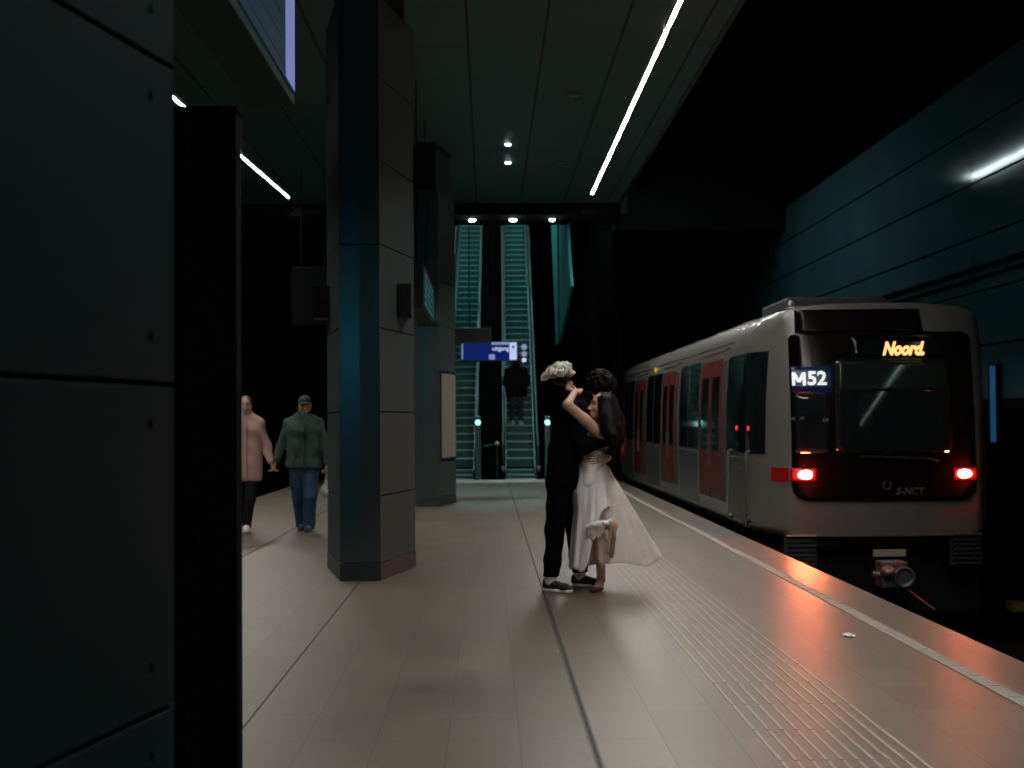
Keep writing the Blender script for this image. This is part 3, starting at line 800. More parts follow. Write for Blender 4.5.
# underframe
uf = MB(); uf.box(XC - 1.28, XC + 1.28, 17.75, 56, -0.95, 0.05)
uf.build('underframe', M['black'], tr, bevel=0.04)
ap = MB(); ap.box(XC - 1.12, XC + 1.12, 17.45, 17.75, -0.12, 0.04)
ap.build('apron', M['black'], tr, bevel=0.03)
for s in (-1, 1):
    g = MB()
    x0 = XC + s * 0.98
    for k in range(6): g.box(x0 - 0.17, x0 + 0.17, 17.36, 17.5, -0.32 + k * 0.055, -0.285 + k * 0.055)
    g.box(x0 - 0.19, x0 + 0.19, 17.42, 17.7, -0.36, 0.03)
    g.build('step_grille', M['coupler'], tr)
    MB().box(x0 - 0.17, x0 + 0.17, 17.33, 17.40, 0.022, 0.04).build('step_tread', M['pale_plate'] if s < 0 else M['coupler'], tr)
MB().box(4.50, 4.88, 17.30, 17.34, -0.215, -0.135).build('number_plate', M['pale_plate'], tr)
cp = MB()
cp.box(4.50, 4.80, 16.95, 17.25, -0.55, -0.25)
cp.lathe((4.56, 16.95, -0.36), [(0.03, 0.0), (0.085, -0.02), (0.06, -0.10), (0.02, -0.14)], 16, 'y')
cp.lathe((4.75, 16.95, -0.42), [(0.10, 0.0), (0.13, -0.05), (0.10, -0.06), (0.085, -0.02)], 18, 'y')
cp.box(4.58, 4.72, 17.2, 17.9, -0.48, -0.32)
cp.tube([(4.42, 17.05, -0.40), (4.52, 17.05, -0.40)], 0.04, 10)
cp.build('coupler', M['steel'], tr, bevel=0.012)
MB().tube([(4.78, 17.0, -0.55), (4.90, 16.9, -0.66), (5.06, 16.8, -0.78)], 0.018, 8).build('coupler_hose', wpm, tr)
for yy in (19.5, 21.7, 34.0):
    for s in (-1, 1):
        MB().lathe((XC + s * 0.72, yy, -0.68), [(0.42, -0.06), (0.42, 0.06), (0.38, 0.07), (0.1, 0.07)], 28, 'x').build('wheel', M['coupler'], tr)
# ------------------------------------------------------------------ escalators
M['step'] = mat('escalator_step', (0.15, 0.42, 0.40), rough=0.45, metal=0.35, vary=0.15, vscale=5)
M['step_riser'] = mat('escalator_riser', (0.025, 0.085, 0.08), rough=0.4, metal=0.3)
M['esc_skirt'] = mat('escalator_skirt', (0.05, 0.12, 0.12), rough=0.35, metal=0.5)
M['esc_dark'] = mat('escalator_dark', (0.006, 0.009, 0.009), rough=0.5)
M['handrail'] = mat('handrail_rubber', (0.01, 0.015, 0.015), rough=0.35)
M['green_lamp'] = mat('green_signal', (0.1, 0.5, 0.4), emit=(0.42, 1.0, 0.86), estr=1.6, vary=0)
M['comb'] = mat('comb_plate', (0.45, 0.47, 0.47), rough=0.4, metal=0.5)
M['post'] = mat('signal_post', (0.06, 0.15, 0.19), rough=0.3, metal=0.5)
RUN, RISE, NST, Y0 = 0.346, 0.2, 44, 35.3
TAN = RISE / RUN
ROT = math.radians(0.62)
def rotpt(x0, x, y):  # turn about the foot of the flight
    return (x0 + (x - x0) * math.cos(ROT) + (y - Y0) * math.sin(ROT), Y0 + (y - Y0) * math.cos(ROT) - (x - x0) * math.sin(ROT))
def escalator(cx, w, label):
    t = empty('escalator', (cx, Y0, 0)); t.rotation_euler = (0, 0, -ROT)
    def kid(mb, name, m, par=t, **k):
        o = mb.build(name, m, None, **k); o.parent = par
        return o
    # geometry is written in the escalator's own frame
    proto = None
    for i in range(NST):
        if proto is None:
            mb = MB(); mb.box(-w / 2, w / 2, 0, RUN + 0.02, RISE - 0.035, RISE)
            proto = kid(mb, 'step', M['step'], bevel=0.006)
            mb = MB(); mb.box(-w / 2 + 0.005, w / 2 - 0.005, 0.018, 0.05, -0.02, RISE - 0.035)
            for k in range(18): mb.box(-w / 2 + 0.02 + k * (w - 0.04) / 18, -w / 2 + 0.02 + k * (w - 0.04) / 18 + 0.015, 0.008, 0.02, -0.02, RISE - 0.035)
            riser = kid(mb, 'riser', M['step_riser'], par=proto)
            o = proto
        else:
            o = proto.copy(); COL.objects.link(o)
            r = riser.copy(); COL.objects.link(r); r.parent = o
        rise = RISE * i if i > 1 else (0.02 if i == 0 else 0.13)
        o.location = (0, 0.25 + RUN * i, rise - 0.1)
    L = RUN * NST; H = RISE * NST
    for s in (-1, 1):
        x = s * (w / 2 + 0.02)
        pl = [(-0.1, -0.1), (0.5, -0.1), (L, H - 0.35), (L, H + 0.22), (0.5, 0.25), (-0.1, 0.22)]
        mb = MB(); mb.prism(pl, x - 0.012, x + 0.012, 'x'); kid(mb, 'skirt', M['esc_skirt'])
        x2 = s * (w / 2 + 0.085)
        pl = [(-0.2, 0.0), (0.5, 0.0), (L, H - 0.3), (L, H + 0.9), (0.6, 0.93), (0.1, 0.86), (-0.25, 0.70), (-0.32, 0.45), (-0.28, 0.2)]
        mb = MB(); mb.prism(pl, x2 - 0.03, x2 + 0.03, 'x'); bl = kid(mb, 'balustrade', M['esc_dark'])
        rail = [(x2, -0.24, 0.25), (x2, -0.36, 0.45), (x2, -0.28, 0.72), (x2, 0.1, 0.9), (x2, 0.6, 0.97)] + [(x2, 0.6 + (L - 0.6) * k / 6, 0.97 + (H - 0.05) * k / 6) for k in range(1, 7)]
        mb = MB(); mb.tube(rail, 0.04, 10); kid(mb, 'handrail', M['handrail'], smooth=True)
        mb = MB(); mb.ell((x2, -0.30, 0.30), (0.05, 0.04, 0.08)); kid(mb, 'newel_cap', M['comb'], par=bl, smooth=True)
    mb = MB(); mb.box(-w / 2 - 0.03, w / 2 + 0.03, -0.25, 0.27, 0.0, 0.02)
    for k in range(24): mb.box(-w / 2 + k * w / 24, -w / 2 + k * w / 24 + 0.012, 0.2, 0.34, 0.01, 0.03)
    kid(mb, 'comb_plate', M['comb'])
    return tag(t, label, 'escalator')
e1 = escalator(-0.70, 0.64, 'teal-lit escalator at left, partly behind the blue sign and far pillar')
e2 = escalator(0.77, 0.66, 'teal-lit escalator at right with a dark-coated person riding on it')
# floor and truss zone between and beside the flights
pl = [(Y0 + 0.2, 0.0), (Y0 + RUN * NST, RISE * NST - 0.5), (Y0 + RUN * NST, RISE * NST + 0.5), (Y0 + 0.9, 0.55), (Y0 + 0.2, 0.35)]
mb = MB(); mb.prism(pl, -0.16, 0.28, 'x'); struct(mb.build('trim_3', M['core']))
struct(MB().box(-4.35, 3.05, 34.0, 36.2, -0.4, -0.004).build('floor_landing', M['esc_dark']))
M['lip'] = mat('threshold_metal', (0.62, 0.64, 0.66), rough=0.4, metal=0.3)
tag(MB().box(-1.35, 1.60, 33.72, 34.0, -0.02, 0.05).build('threshold', M['lip'], bevel=0.01), 'pale metal sill across the foot of the escalators', 'sill', kind='thing')
struct(MB().box(2.98, 3.2, 35.0, 60, -1.2, 12).build('wall_escalator_right', M['core']))
struct(MB().box(-3.1, -2.9, 34.0, 60, -1.2, 12).build('wall_escalator_left', M['core']))
# signal posts
for px, yy, lb in ((478, 34.6, 'signal post with glowing green lamp between the two escalators'), (547.5, 34.6, 'signal post with glowing green lamp beyond the couple, right of the escalators')):
    b = at(px, 440, yy); zt = at(px, 416, yy).z; zl = at(px, 422.5, yy)
    t = empty('signal_post', (b.x, yy, 0))
    MB().box(b.x - 0.07, b.x + 0.07, yy, yy + 0.12, 0, zt).build('column_body', M['post'], t, bevel=0.02)
    MB().box(b.x - 0.055, b.x + 0.055, yy - 0.012, yy, 0.1, zl.z - 0.12).build('face_plate', M['esc_skirt'], t)
    MB().lathe((b.x, yy, zl.z), [(0.065, 0), (0.065, -0.02), (0.03, -0.045), (0.005, -0.05)], 20, 'y').build('signal_lamp', M['green_lamp'], t, smooth=True)
    tag(t, lb, 'post')
# low barrier rail between flights
t = empty('barrier_rail', (at(490, 445, 34.8).x, 34.8, 0))
a = at(484, 446, 34.8); b = at(497, 443.5, 34.8)
MB().tube([(a.x, 34.8, a.z), (b.x, 34.8, b.z - 0.01), (b.x, 34.8, 0)], 0.018, 8).build('rail', M['esc_skirt'], t)
MB().ell((b.x, 34.78, b.z), (0.055, 0.05, 0.055)).build('knob', M['comb'], t, smooth=True)
tag(t, 'low thin barrier rail with a pale knob between the two escalators', 'barrier')
# lit patch of shaft wall built as a pale teal slab, right of the flights
M['patch_teal'] = mat('lit_wall_teal', (0.06, 0.34, 0.32), rough=0.35, vary=0.05, vscale=2)
xg = 1.82
def xz(px, py):  # point on the plane X = xg
    d = fwd + rt * ((px - 512) / F) - up * ((py - 384) / F)
    k = xg / d.x; p = CAM + d * k
    return (p.y, p.z)
poly = [xz(551.5, 208), xz(568, 208), xz(569.5, 250), xz(572.5, 286), xz(560, 345), xz(557, 345)]
gt = empty('lit_wall_patch', (xg, poly[0][0], poly[4][1]))
MB().prism(poly, xg - 0.03, xg + 0.03, 'x').build('pane', M['patch_teal'], gt)
mdp = [(poly[0][0] * 0.45 + poly[1][0] * 0.55, 7.4), (poly[4][0] * 0.9 + poly[3][0] * 0.1, poly[4][1] + 0.1)]
MB().tube([(xg - 0.035, mdp[0][0], mdp[0][1]), (xg - 0.035, mdp[1][0], mdp[1][1])], 0.03, 6).build('joint_bar', M['esc_skirt'], gt)
MB().tube([(xg, poly[4][0] - 0.2, 0.0), (xg, poly[4][0] - 0.2, poly[4][1] + 0.3)], 0.05, 8).build('support', M['core'], gt)
tag(gt, 'tall pale teal slab standing for lit shaft wall beside the right escalator, under the rightmost bulkhead lamp', 'screen')

# lamps of the escalator shaft: on its sloping roof, and as tubes along the side
M['shaft_tube'] = mat('shaft_tube_light', (0.5, 0.6, 0.6), emit=(0.55, 1.0, 0.95), estr=42, vary=0)
for k in range(5):
    yy = 38.8 + k * 3.2; zz = 5.9 + (yy - 34) * TAN
    t = empty('shaft_light', (0.1, yy, zz))
    MB().box(-1.5, 1.7, yy - 0.12, yy + 0.12, zz, zz + 0.08).build('housing', M['housing'], t)
    MB().box(-1.45, 1.65, yy - 0.10, yy + 0.10, zz - 0.02, zz - 0.001).build('diffuser', M['shaft_tube'], t)
    tag(t, 'greenish tube light across the roof of the escalator shaft', 'light', 'escalator shaft lights')
rf = MB(); rf.prism([(34.0, 6.05), (60, 6.05 + 26 * TAN), (60, 6.6 + 26 * TAN), (34, 6.6)], -3.0, 1.7, 'x')
struct(rf.build('ceiling_shaft', M['core']))

# blue direction sign
M['sign_blue'] = mat('sign_blue', (0.001, 0.003, 0.012), rough=0.6, spec=0.02, emit=(0.008, 0.034, 0.26), estr=0.42, vary=0)
M['sign_light'] = mat('sign_white_lit', (0.5, 0.5, 0.6), emit=(0.45, 0.58, 0.95), estr=0.75, vary=0)
M['sign_soft'] = mat('sign_pale_lit', (0.3, 0.35, 0.5), emit=(0.30, 0.45, 0.80), estr=0.40, vary=0)
YS = 31.0
def sp(px, py): p = at(px, py, YS); return p.x, p.z
t = empty('direction_sign', (sp(489, 345)[0], YS, sp(489, 328)[1]))
def sbox(px0, py0, px1, py1, y0, y1, nm, m, par=None, bev=0):
    x0, z1 = sp(px0, py0); x1, z0 = sp(px1, py1)
    return MB().box(x0, x1, y0, y1, z0, z1).build(nm, m, par or t, bevel=bev)
sbox(451.5, 328, 491.5, 344, YS + 0.02, YS + 0.2, 'upper_housing', M['esc_dark'], bev=0.01)
sbox(460.5, 341.5, 518, 361, YS, YS + 0.16, 'housing', M['esc_dark'], bev=0.01)
bp_ = sbox(463.5, 343, 509, 360, YS - 0.008, YS, 'blue_panel', M['sign_blue'])
wb_ = sbox(509.5, 342.5, 516.8, 359.8, YS - 0.008, YS, 'white_panel', M['sign_light'])
sbox(491.5, 342.3, 509.3, 344.6, YS - 0.012, YS - 0.008, 'pale_band', M['sign_soft'], bp_)
sbox(489, 354.5, 495, 359.5, YS - 0.012, YS - 0.008, 'pictogram', M['sign_soft'], bp_)
sbox(461.5, 344, 463, 359.5, YS - 0.008, YS, 'edge_light', M['sign_soft'])
x, z = sp(500.6, 348.6)
place_text('uitgang', M['sign_light'], 0.125, (x, YS - 0.012, z), 'lettering', bp_, off=0.003)
x, z = sp(513.2, 347); mbp = MB(); mbp.box(x - 0.02, x + 0.02, YS - 0.012, YS - 0.008, z - 0.03, z + 0.03)
mbp.build('arrow_mark', M['sign_blue'], wb_)
for px in (469.5, 491):
    x, z = sp(px, 330); MB().tube([(x, YS + 0.1, z), (x, YS + 0.1, CZ - 0.002)], 0.012, 8).build('suspension_rod', M['black'], t)
tag(t, 'blue lit direction sign with white lettering hanging before the escalators', 'sign')
t = empty('hanging_pictogram_sign', (sp(524, 345)[0], YS + 0.3, sp(524, 345)[1]))
for py, r, mm in ((347, 3.0, 'sign_soft'), (354.0, 2.8, 'sign_soft'), (360.0, 2.4, 'sign_light')):
    x, z = sp(524, py); rr = r * YS / F
    MB().lathe((x, YS, z), [(rr, 0.05), (rr, 0), (rr * 0.8, -0.008)], 20, 'y').build('round_symbol', M[mm], t)
x, z0 = sp(524, 363); MB().box(x - 0.075, x + 0.075, YS + 0.01, YS + 0.08, z0, sp(524, 343)[1]).build('backboard', M['esc_dark'], t, bevel=0.01)
MB().tube([(x, YS + 0.05, z0), (x, YS + 0.05, CZ - 0.002)], 0.006, 8).build('suspension_rod', M['black'], t)
tag(t, 'little column of three lit round symbols right of the blue sign', 'sign')

# blue station sign behind the viewer, mirrored in the steel of the pillars
t = empty('station_sign', (-3.5, -3.4, 2.9))
MB().box(-4.3, -2.8, -3.5, -3.38, 2.62, 2.98).build('housing', M['esc_dark'], t)
M['station_blue'] = mat('station_sign_blue', (0.02, 0.1, 0.3), emit=(0.03, 0.36, 0.62), estr=13, vary=0)
MB().box(-4.25, -2.85, -3.38, -3.37, 2.67, 2.93).build('panel', M['station_blue'], t)
for xx in (-4.0, -3.1): MB().tube([(xx, -3.44, 2.98), (xx, -3.44, CZ)], 0.02, 8).build('hanger', M['black'], t)
tag(t, 'lit blue station sign behind the viewpoint, mirrored in the pillar steel', 'sign')

# ------------------------------------------------------------------ world and colour
w = bpy.data.worlds.new('world'); scene.world = w; w.use_nodes = True
w.node_tree.nodes['Background'].inputs[0].default_value = (0.25, 0.8, 1.0, 1)
w.node_tree.nodes['Background'].inputs[1].default_value = 0.0008
scene.view_settings.view_transform = 'Standard'
scene.view_settings.look = 'None'
scene.view_settings.exposure = 0.0
scene.view_settings.gamma = 1.0
scene.view_settings.use_curve_mapping = False
scene.cycles.use_denoising = True
scene.cycles.max_bounces = 6
scene.cycles.sample_clamp_indirect = 4.0
scene.cycles.caustics_reflective = True
# ------------------------------------------------------------------ figures: blended-capsule fields meshed with surface nets
class Field:
    def __init__(s, k=0.02): s.p = []; s.cuts = []; s.k = k; s.subs = []
    def cap(s, a, b, ra, rb=None, k=None):
        s.p.append(('c', Vector(a), Vector(b), ra, ra if rb is None else rb, s.k if k is None else k)); return s
    def chain(s, pts, rs, k=None):
        for i in range(len(pts) - 1): s.cap(pts[i], pts[i + 1], rs[i], rs[i + 1], k)
        return s
    def ell(s, c, r, R=None, k=None):
        s.p.append(('e', Vector(c), Vector(r), R, 0, s.k if k is None else k)); return s
    def cut(s, pt, n): s.cuts.append((Vector(pt), Vector(n).normalized())); return s   # keeps the side opposite n
    def sub(s, c, r, R=None, k=0.01): s.subs.append((Vector(c), Vector(r), R, k)); return s
    def mesh(s, res=0.008, warp=None):
        lo = np.full(3, 1e9); hi = -lo
        for q in s.p:
            if q[0] == 'c':
                r = max(q[3], q[4])
                for v in (q[1], q[2]): lo = np.minimum(lo, np.array(v) - r); hi = np.maximum(hi, np.array(v) + r)
            else:
                r = max(q[2]); lo = np.minimum(lo, np.array(q[1]) - r); hi = np.maximum(hi, np.array(q[1]) + r)
        lo -= 0.03; hi += 0.03
        n = np.ceil((hi - lo) / res).astype(int) + 1
        Fd = np.full(n, 0.05, np.float32)
        ax = [lo[i] + np.arange(n[i]) * res for i in range(3)]
        def block(c0, c1, m):
            a = np.clip(np.floor((c0 - m - lo) / res).astype(int), 0, n); b = np.clip(np.ceil((c1 + m - lo) / res).astype(int) + 1, 0, n)
            return tuple(slice(a[i], b[i]) for i in range(3))
        def coords(sl): return np.meshgrid(ax[0][sl[0]], ax[1][sl[1]], ax[2][sl[2]], indexing='ij', sparse=True)
        def elld(X, Y, Z, c, r, R):
            d = [X - c[0], Y - c[1], Z - c[2]]
            if R is not None:
                Ri = R.transposed(); d = [Ri[i][0] * d[0] + Ri[i][1] * d[1] + Ri[i][2] * d[2] for i in range(3)]
            k0 = np.sqrt(sum((d[i] / r[i]) ** 2 for i in range(3))); k1 = np.sqrt(sum((d[i] / r[i] ** 2) ** 2 for i in range(3))) + 1e-9
            return k0 * (k0 - 1) / k1
        for q in s.p:
            k = max(q[5], 1e-4)
            if q[0] == 'c':
                a, b = np.array(q[1]), np.array(q[2]); r = max(q[3], q[4])
                sl = block(np.minimum(a, b) - r, np.maximum(a, b) + r, 0.05 + k)
                X, Y, Z = coords(sl); ba = b - a; L2 = max(ba @ ba, 1e-9)
                t = np.clip(((X - a[0]) * ba[0] + (Y - a[1]) * ba[1] + (Z - a[2]) * ba[2]) / L2, 0, 1)
                d = np.sqrt((X - a[0] - t * ba[0]) ** 2 + (Y - a[1] - t * ba[1]) ** 2 + (Z - a[2] - t * ba[2]) ** 2) - (q[3] + (q[4] - q[3]) * t)
            else:
                c = np.array(q[1]); r = max(q[2]); sl = block(c - r, c + r, 0.05 + k); X, Y, Z = coords(sl)
                d = elld(X, Y, Z, c, q[2], q[3])
            f = Fd[sl]; h = np.maximum(k - np.abs(f - d), 0) / k
            Fd[sl] = np.minimum(f, d) - h * h * k * 0.25
        for c, r, R, k in s.subs:
            m = max(r); sl = block(np.array(c) - m, np.array(c) + m, 0.03); X, Y, Z = coords(sl)
            d = -elld(X, Y, Z, c, r, R); f = Fd[sl]; h = np.maximum(k - np.abs(f - d), 0) / k
            Fd[sl] = np.maximum(f, d) + h * h * k * 0.25
        X, Y, Z = np.meshgrid(*ax, indexing='ij', sparse=True)
        if warp is not None: Fd += warp(X, Y, Z).astype(np.float32)
        for p, nn in s.cuts:
            Fd = np.maximum(Fd, ((X - p[0]) * nn[0] + (Y - p[1]) * nn[1] + (Z - p[2]) * nn[2]).astype(np.float32))
        S = Fd < 0
        cs = np.zeros(tuple(v - 1 for v in n), np.int8)
        for i in (0, 1):
            for j in (0, 1):
                for l in (0, 1): cs += S[i:n[0] - 1 + i, j:n[1] - 1 + j, l:n[2] - 1 + l]
        I = np.argwhere((cs > 0) & (cs < 8))
        idx = -np.ones(cs.shape, np.int32); idx[I[:, 0], I[:, 1], I[:, 2]] = np.arange(len(I))
        acc = np.zeros((len(I), 3)); cnt = np.zeros(len(I))
        co = [(i, j, l) for i in (0, 1) for j in (0, 1) for l in (0, 1)]
        vals = {c: Fd[I[:, 0] + c[0], I[:, 1] + c[1], I[:, 2] + c[2]].astype(float) for c in co}
        for c in co:
            for a in range(3):
                if c[a] == 0:
                    e = list(c); e[a] = 1; e = tuple(e)
                    va, vb = vals[c], vals[e]; mk = (va < 0) != (vb < 0)
                    t = np.where(mk, va / np.where(mk, va - vb, 1), 0)
                    pt = np.tile(np.array(c, float), (len(I), 1)); pt[:, a] = t
                    acc += pt * mk[:, None]; cnt += mk
        V = lo + (I + acc / cnt[:, None]) * res
        fs = []
        for a in range(3):
            b, c = (a + 1) % 3, (a + 2) % 3
            sa = [slice(1, -1)] * 3; sb = [slice(1, -1)] * 3
            sa[a] = slice(0, n[a] - 1); sb[a] = slice(1, n[a])
            A = S[tuple(sa)]; B = S[tuple(sb)]
            for flip in (0, 1):
                E = np.argwhere((A & ~B) if not flip else (~A & B))
                if not len(E): continue
                E = E + np.array([0 if q == a else 1 for q in range(3)])
                def g(db, dc):
                    o = E.copy(); o[:, b] += db; o[:, c] += dc; return idx[o[:, 0], o[:, 1], o[:, 2]]
                Q = np.stack([g(-1, -1), g(0, -1), g(0, 0), g(-1, 0)], 1)
                fs.append(Q[:, ::-1] if flip else Q)
        return V, np.concatenate(fs)
    def build(s, name, m, parent=None, res=0.008, warp=None, smooth_it=2):
        V, Q = s.mesh(res, warp)
        me = bpy.data.meshes.new(name)
        me.vertices.add(len(V)); me.vertices.foreach_set('co', V.astype(np.float32).ravel())
        me.loops.add(Q.size); me.loops.foreach_set('vertex_index', Q.astype(np.int32).ravel())
        me.polygons.add(len(Q)); me.polygons.foreach_set('loop_start', np.arange(0, Q.size, 4, dtype=np.int32))
        me.update(calc_edges=True); me.validate()
        me.polygons.foreach_set('use_smooth', np.ones(len(me.polygons), bool))
        me.materials.append(m)
        o = bpy.data.objects.new(name, me); COL.objects.link(o)
        if smooth_it:
            sm = o.modifiers.new('smooth', 'SMOOTH'); sm.factor = 0.5; sm.iterations = smooth_it
        if parent: o.parent = parent
        return o

def basis(f, u):
    """columns: forward, left, up"""
    f = Vector(f).normalized(); u = Vector(u); u = (u - f * u.dot(f)).normalized(); l = u.cross(f)
    return Matrix((f, l, u)).transposed()
def folds(amp, sx=14, sz=9, seed=0.0):
    def w(X, Y, Z):
        return amp * (np.sin(sx * X * 2.1 + 6 * Z + seed) * np.sin(sz * Z * 2.3 + 5 * Y + seed * 2) + 0.6 * np.sin(31 * Z + 17 * X - 11 * Y + seed) * np.sin(13 * Y + 9 * X))
    return w

def head(Fd, c, f, u, R=1.0, chin=True):
    """adds a head with face to the field; c = centre, f = face direction, u = crown direction"""
    B = basis(f, u); c = Vector(c)
    P = lambda x, y, z: c + B @ Vector((x * R, y * R, z * R))
    Fd.ell(P(-0.012, 0, 0.03), (0.098 * R, 0.075 * R, 0.092 * R), B, k=0.03)       # skull
    Fd.ell(P(0.020, 0, -0.030), (0.068 * R, 0.062 * R, 0.085 * R), B, k=0.035)      # face
    Fd.ell(P(0.055, 0, -0.098), (0.026 * R, 0.028 * R, 0.022 * R), B, k=0.03)       # chin
    Fd.cap(P(0.080, 0, 0.012), P(0.106, 0, -0.034), 0.009 * R, 0.014 * R, k=0.014)  # nose
    for s in (-1, 1):
        Fd.ell(P(0.098, s * 0.011, -0.038), (0.010 * R, 0.009 * R, 0.008 * R), B, k=0.008)
        Fd.cap(P(0.078, s * 0.016, 0.026), P(0.066, s * 0.048, 0.022), 0.010 * R, 0.008 * R, k=0.014)  # brow
        Fd.ell(P(0.060, s * 0.042, -0.026), (0.022 * R, 0.020 * R, 0.020 * R), B, k=0.022)     # cheek
        Fd.sub(P(0.090, s * 0.032, 0.006), (0.016 * R, 0.018 * R, 0.010 * R), B, k=0.012)
        Fd.ell(P(-0.010, s * 0.076, -0.012), (0.020 * R, 0.009 * R, 0.031 * R), B, k=0.010)    # ear
    Fd.cap(P(0.082, -0.018, -0.066), P(0.082, 0.018, -0.066), 0.008 * R, k=0.010)
    Fd.cap(P(0.080, -0.014, -0.077), P(0.080, 0.014, -0.077), 0.009 * R, k=0.010)
    return P, B

def face_bits(parent, P, B, R=1.0, lip=None, brow=None):
    for s in (-1, 1):
        MB().ell(P(0.074, s * 0.032, 0.006), (0.013 * R, 0.013 * R, 0.011 * R)).build('eye', M['eye_white'], parent, smooth=True)
        MB().ell(P(0.084, s * 0.032, 0.006), (0.005 * R, 0.006 * R, 0.006 * R)).build('iris', M['iris'], parent, smooth=True)
        if brow: MB().tube([P(0.090, s * 0.014, 0.030), P(0.088, s * 0.032, 0.036), P(0.072, s * 0.050, 0.030)], [0.003, 0.004, 0.002], 6).build('eyebrow', brow, parent, smooth=True)
    if lip:
        MB().tube([P(0.082, -0.024, -0.071), P(0.092, -0.008, -0.069), P(0.092, 0.008, -0.069), P(0.082, 0.024, -0.071)], [0.002, 0.006, 0.006, 0.002], 8).build('lips', lip, parent, smooth=True)

def hand(Fd, wrist, d, palm, side, curl=(0.3, 0.45, 0.5), spread=0.10, size=1.0, thumb_out=0.75):
    """wrist point, direction to the fingers, palm normal (towards what is held); side +1: thumb on the +across side"""
    d = Vector(d).normalized(); pn = Vector(palm); pn = (pn - d * pn.dot(d)).normalized(); ac = d.cross(pn) * side
    w = Vector(wrist); S = size
    for u in (-0.024, -0.008, 0.008, 0.024):
        Fd.cap(w + d * 0.012 * S + ac * u * 0.7 * S, w + d * 0.088 * S + ac * u * 1.15 * S, 0.0135 * S, 0.0115 * S, k=0.012)
    lens = [(0.040, 0.024, 0.020), (0.045, 0.028, 0.021), (0.042, 0.026, 0.020), (0.032, 0.019, 0.017)]
    for i, u in enumerate((0.029, 0.0095, -0.0095, -0.028)):
        p = w + d * (0.092 - abs(u) * 0.25) * S + ac * u * S; ang = 0.0
        fd = (d + ac * u * spread * 30).normalized()
        rr = (0.0088, 0.0092, 0.0088, 0.0078)[i] * S
        for j in range(3):
            ang += curl[j] * (1 + 0.08 * i)
            q = p + (fd * math.cos(ang) + pn * math.sin(ang)) * lens[i][j] * S
            Fd.cap(p, q, rr * (1 - 0.07 * j), rr * (0.93 - 0.07 * j), k=0.004); p = q
    t0 = w + d * 0.025 * S + ac * 0.026 * S
    t1 = t0 + (d * 0.75 + ac * thumb_out + pn * 0.25).normalized() * 0.042 * S
    t2 = t1 + (d * 0.9 + ac * 0.25 + pn * 0.45).normalized() * 0.032 * S
    t3 = t2 + (d * 0.85 - ac * 0.05 + pn * 0.6).normalized() * 0.026 * S
    Fd.cap(t0, t1, 0.0135 * S, 0.0105 * S, k=0.010); Fd.cap(t1, t2, 0.0105 * S, 0.0095 * S, k=0.004); Fd.cap(t2, t3, 0.0095 * S, 0.008 * S, k=0.004)

M['skin'] = mat('skin_warm', (0.58, 0.35, 0.25), rough=0.5, sss=0.15, vary=0.06, vscale=20)
M['skin_tan'] = mat('skin_tanned', (0.40, 0.22, 0.15), rough=0.5, sss=0.12, vary=0.06, vscale=20)
M['eye_white'] = mat('eye_white', (0.55, 0.53, 0.50), rough=0.2, vary=0)
M['iris'] = mat('iris_dark', (0.03, 0.02, 0.015), rough=0.2, vary=0)
M['lip'] = mat('lip_rose', (0.42, 0.12, 0.11), rough=0.4, vary=0)
M['brow'] = mat('brow_dark', (0.03, 0.02, 0.015), rough=0.8, vary=0)
M['hair_dark'] = mat('hair_near_black', (0.0035, 0.0026, 0.0023), rough=0.55, spec=0.12, vary=0.3, vscale=40, bump=0.6, bscale=120, stretch=(1, 1, 0.12))
M['hair_curly'] = mat('hair_curly_dark', (0.0045, 0.0038, 0.0036), rough=0.6, spec=0.12, vary=0.4, vscale=60, bump=0.8, bscale=90)
M['suit'] = mat('suit_black', (0.0022, 0.0022, 0.0026), rough=0.9, spec=0.05, vary=0.1, vscale=30, bump=0.1, bscale=300)
M['shirt'] = mat('shirt_white', (0.6, 0.6, 0.58), rough=0.8)
M['shoe_black'] = mat('shoe_black', (0.008, 0.008, 0.009), rough=0.45, spec=0.4, vary=0)
M['sole_white'] = mat('sole_white', (0.62, 0.60, 0.57), rough=0.6)
M['sock_white'] = mat('sock_white', (0.62, 0.60, 0.58), rough=0.85)
M['satin'] = mat('dress_satin', (0.92, 0.89, 0.88), rough=0.55, spec=0.3, vary=0.04, vscale=8, sheen=0.2)
M['satin_shoe'] = mat('sandal_nude', (0.42, 0.33, 0.27), rough=0.5)
M['sandal_dark'] = mat('sandal_dark', (0.03, 0.02, 0.02), rough=0.5)

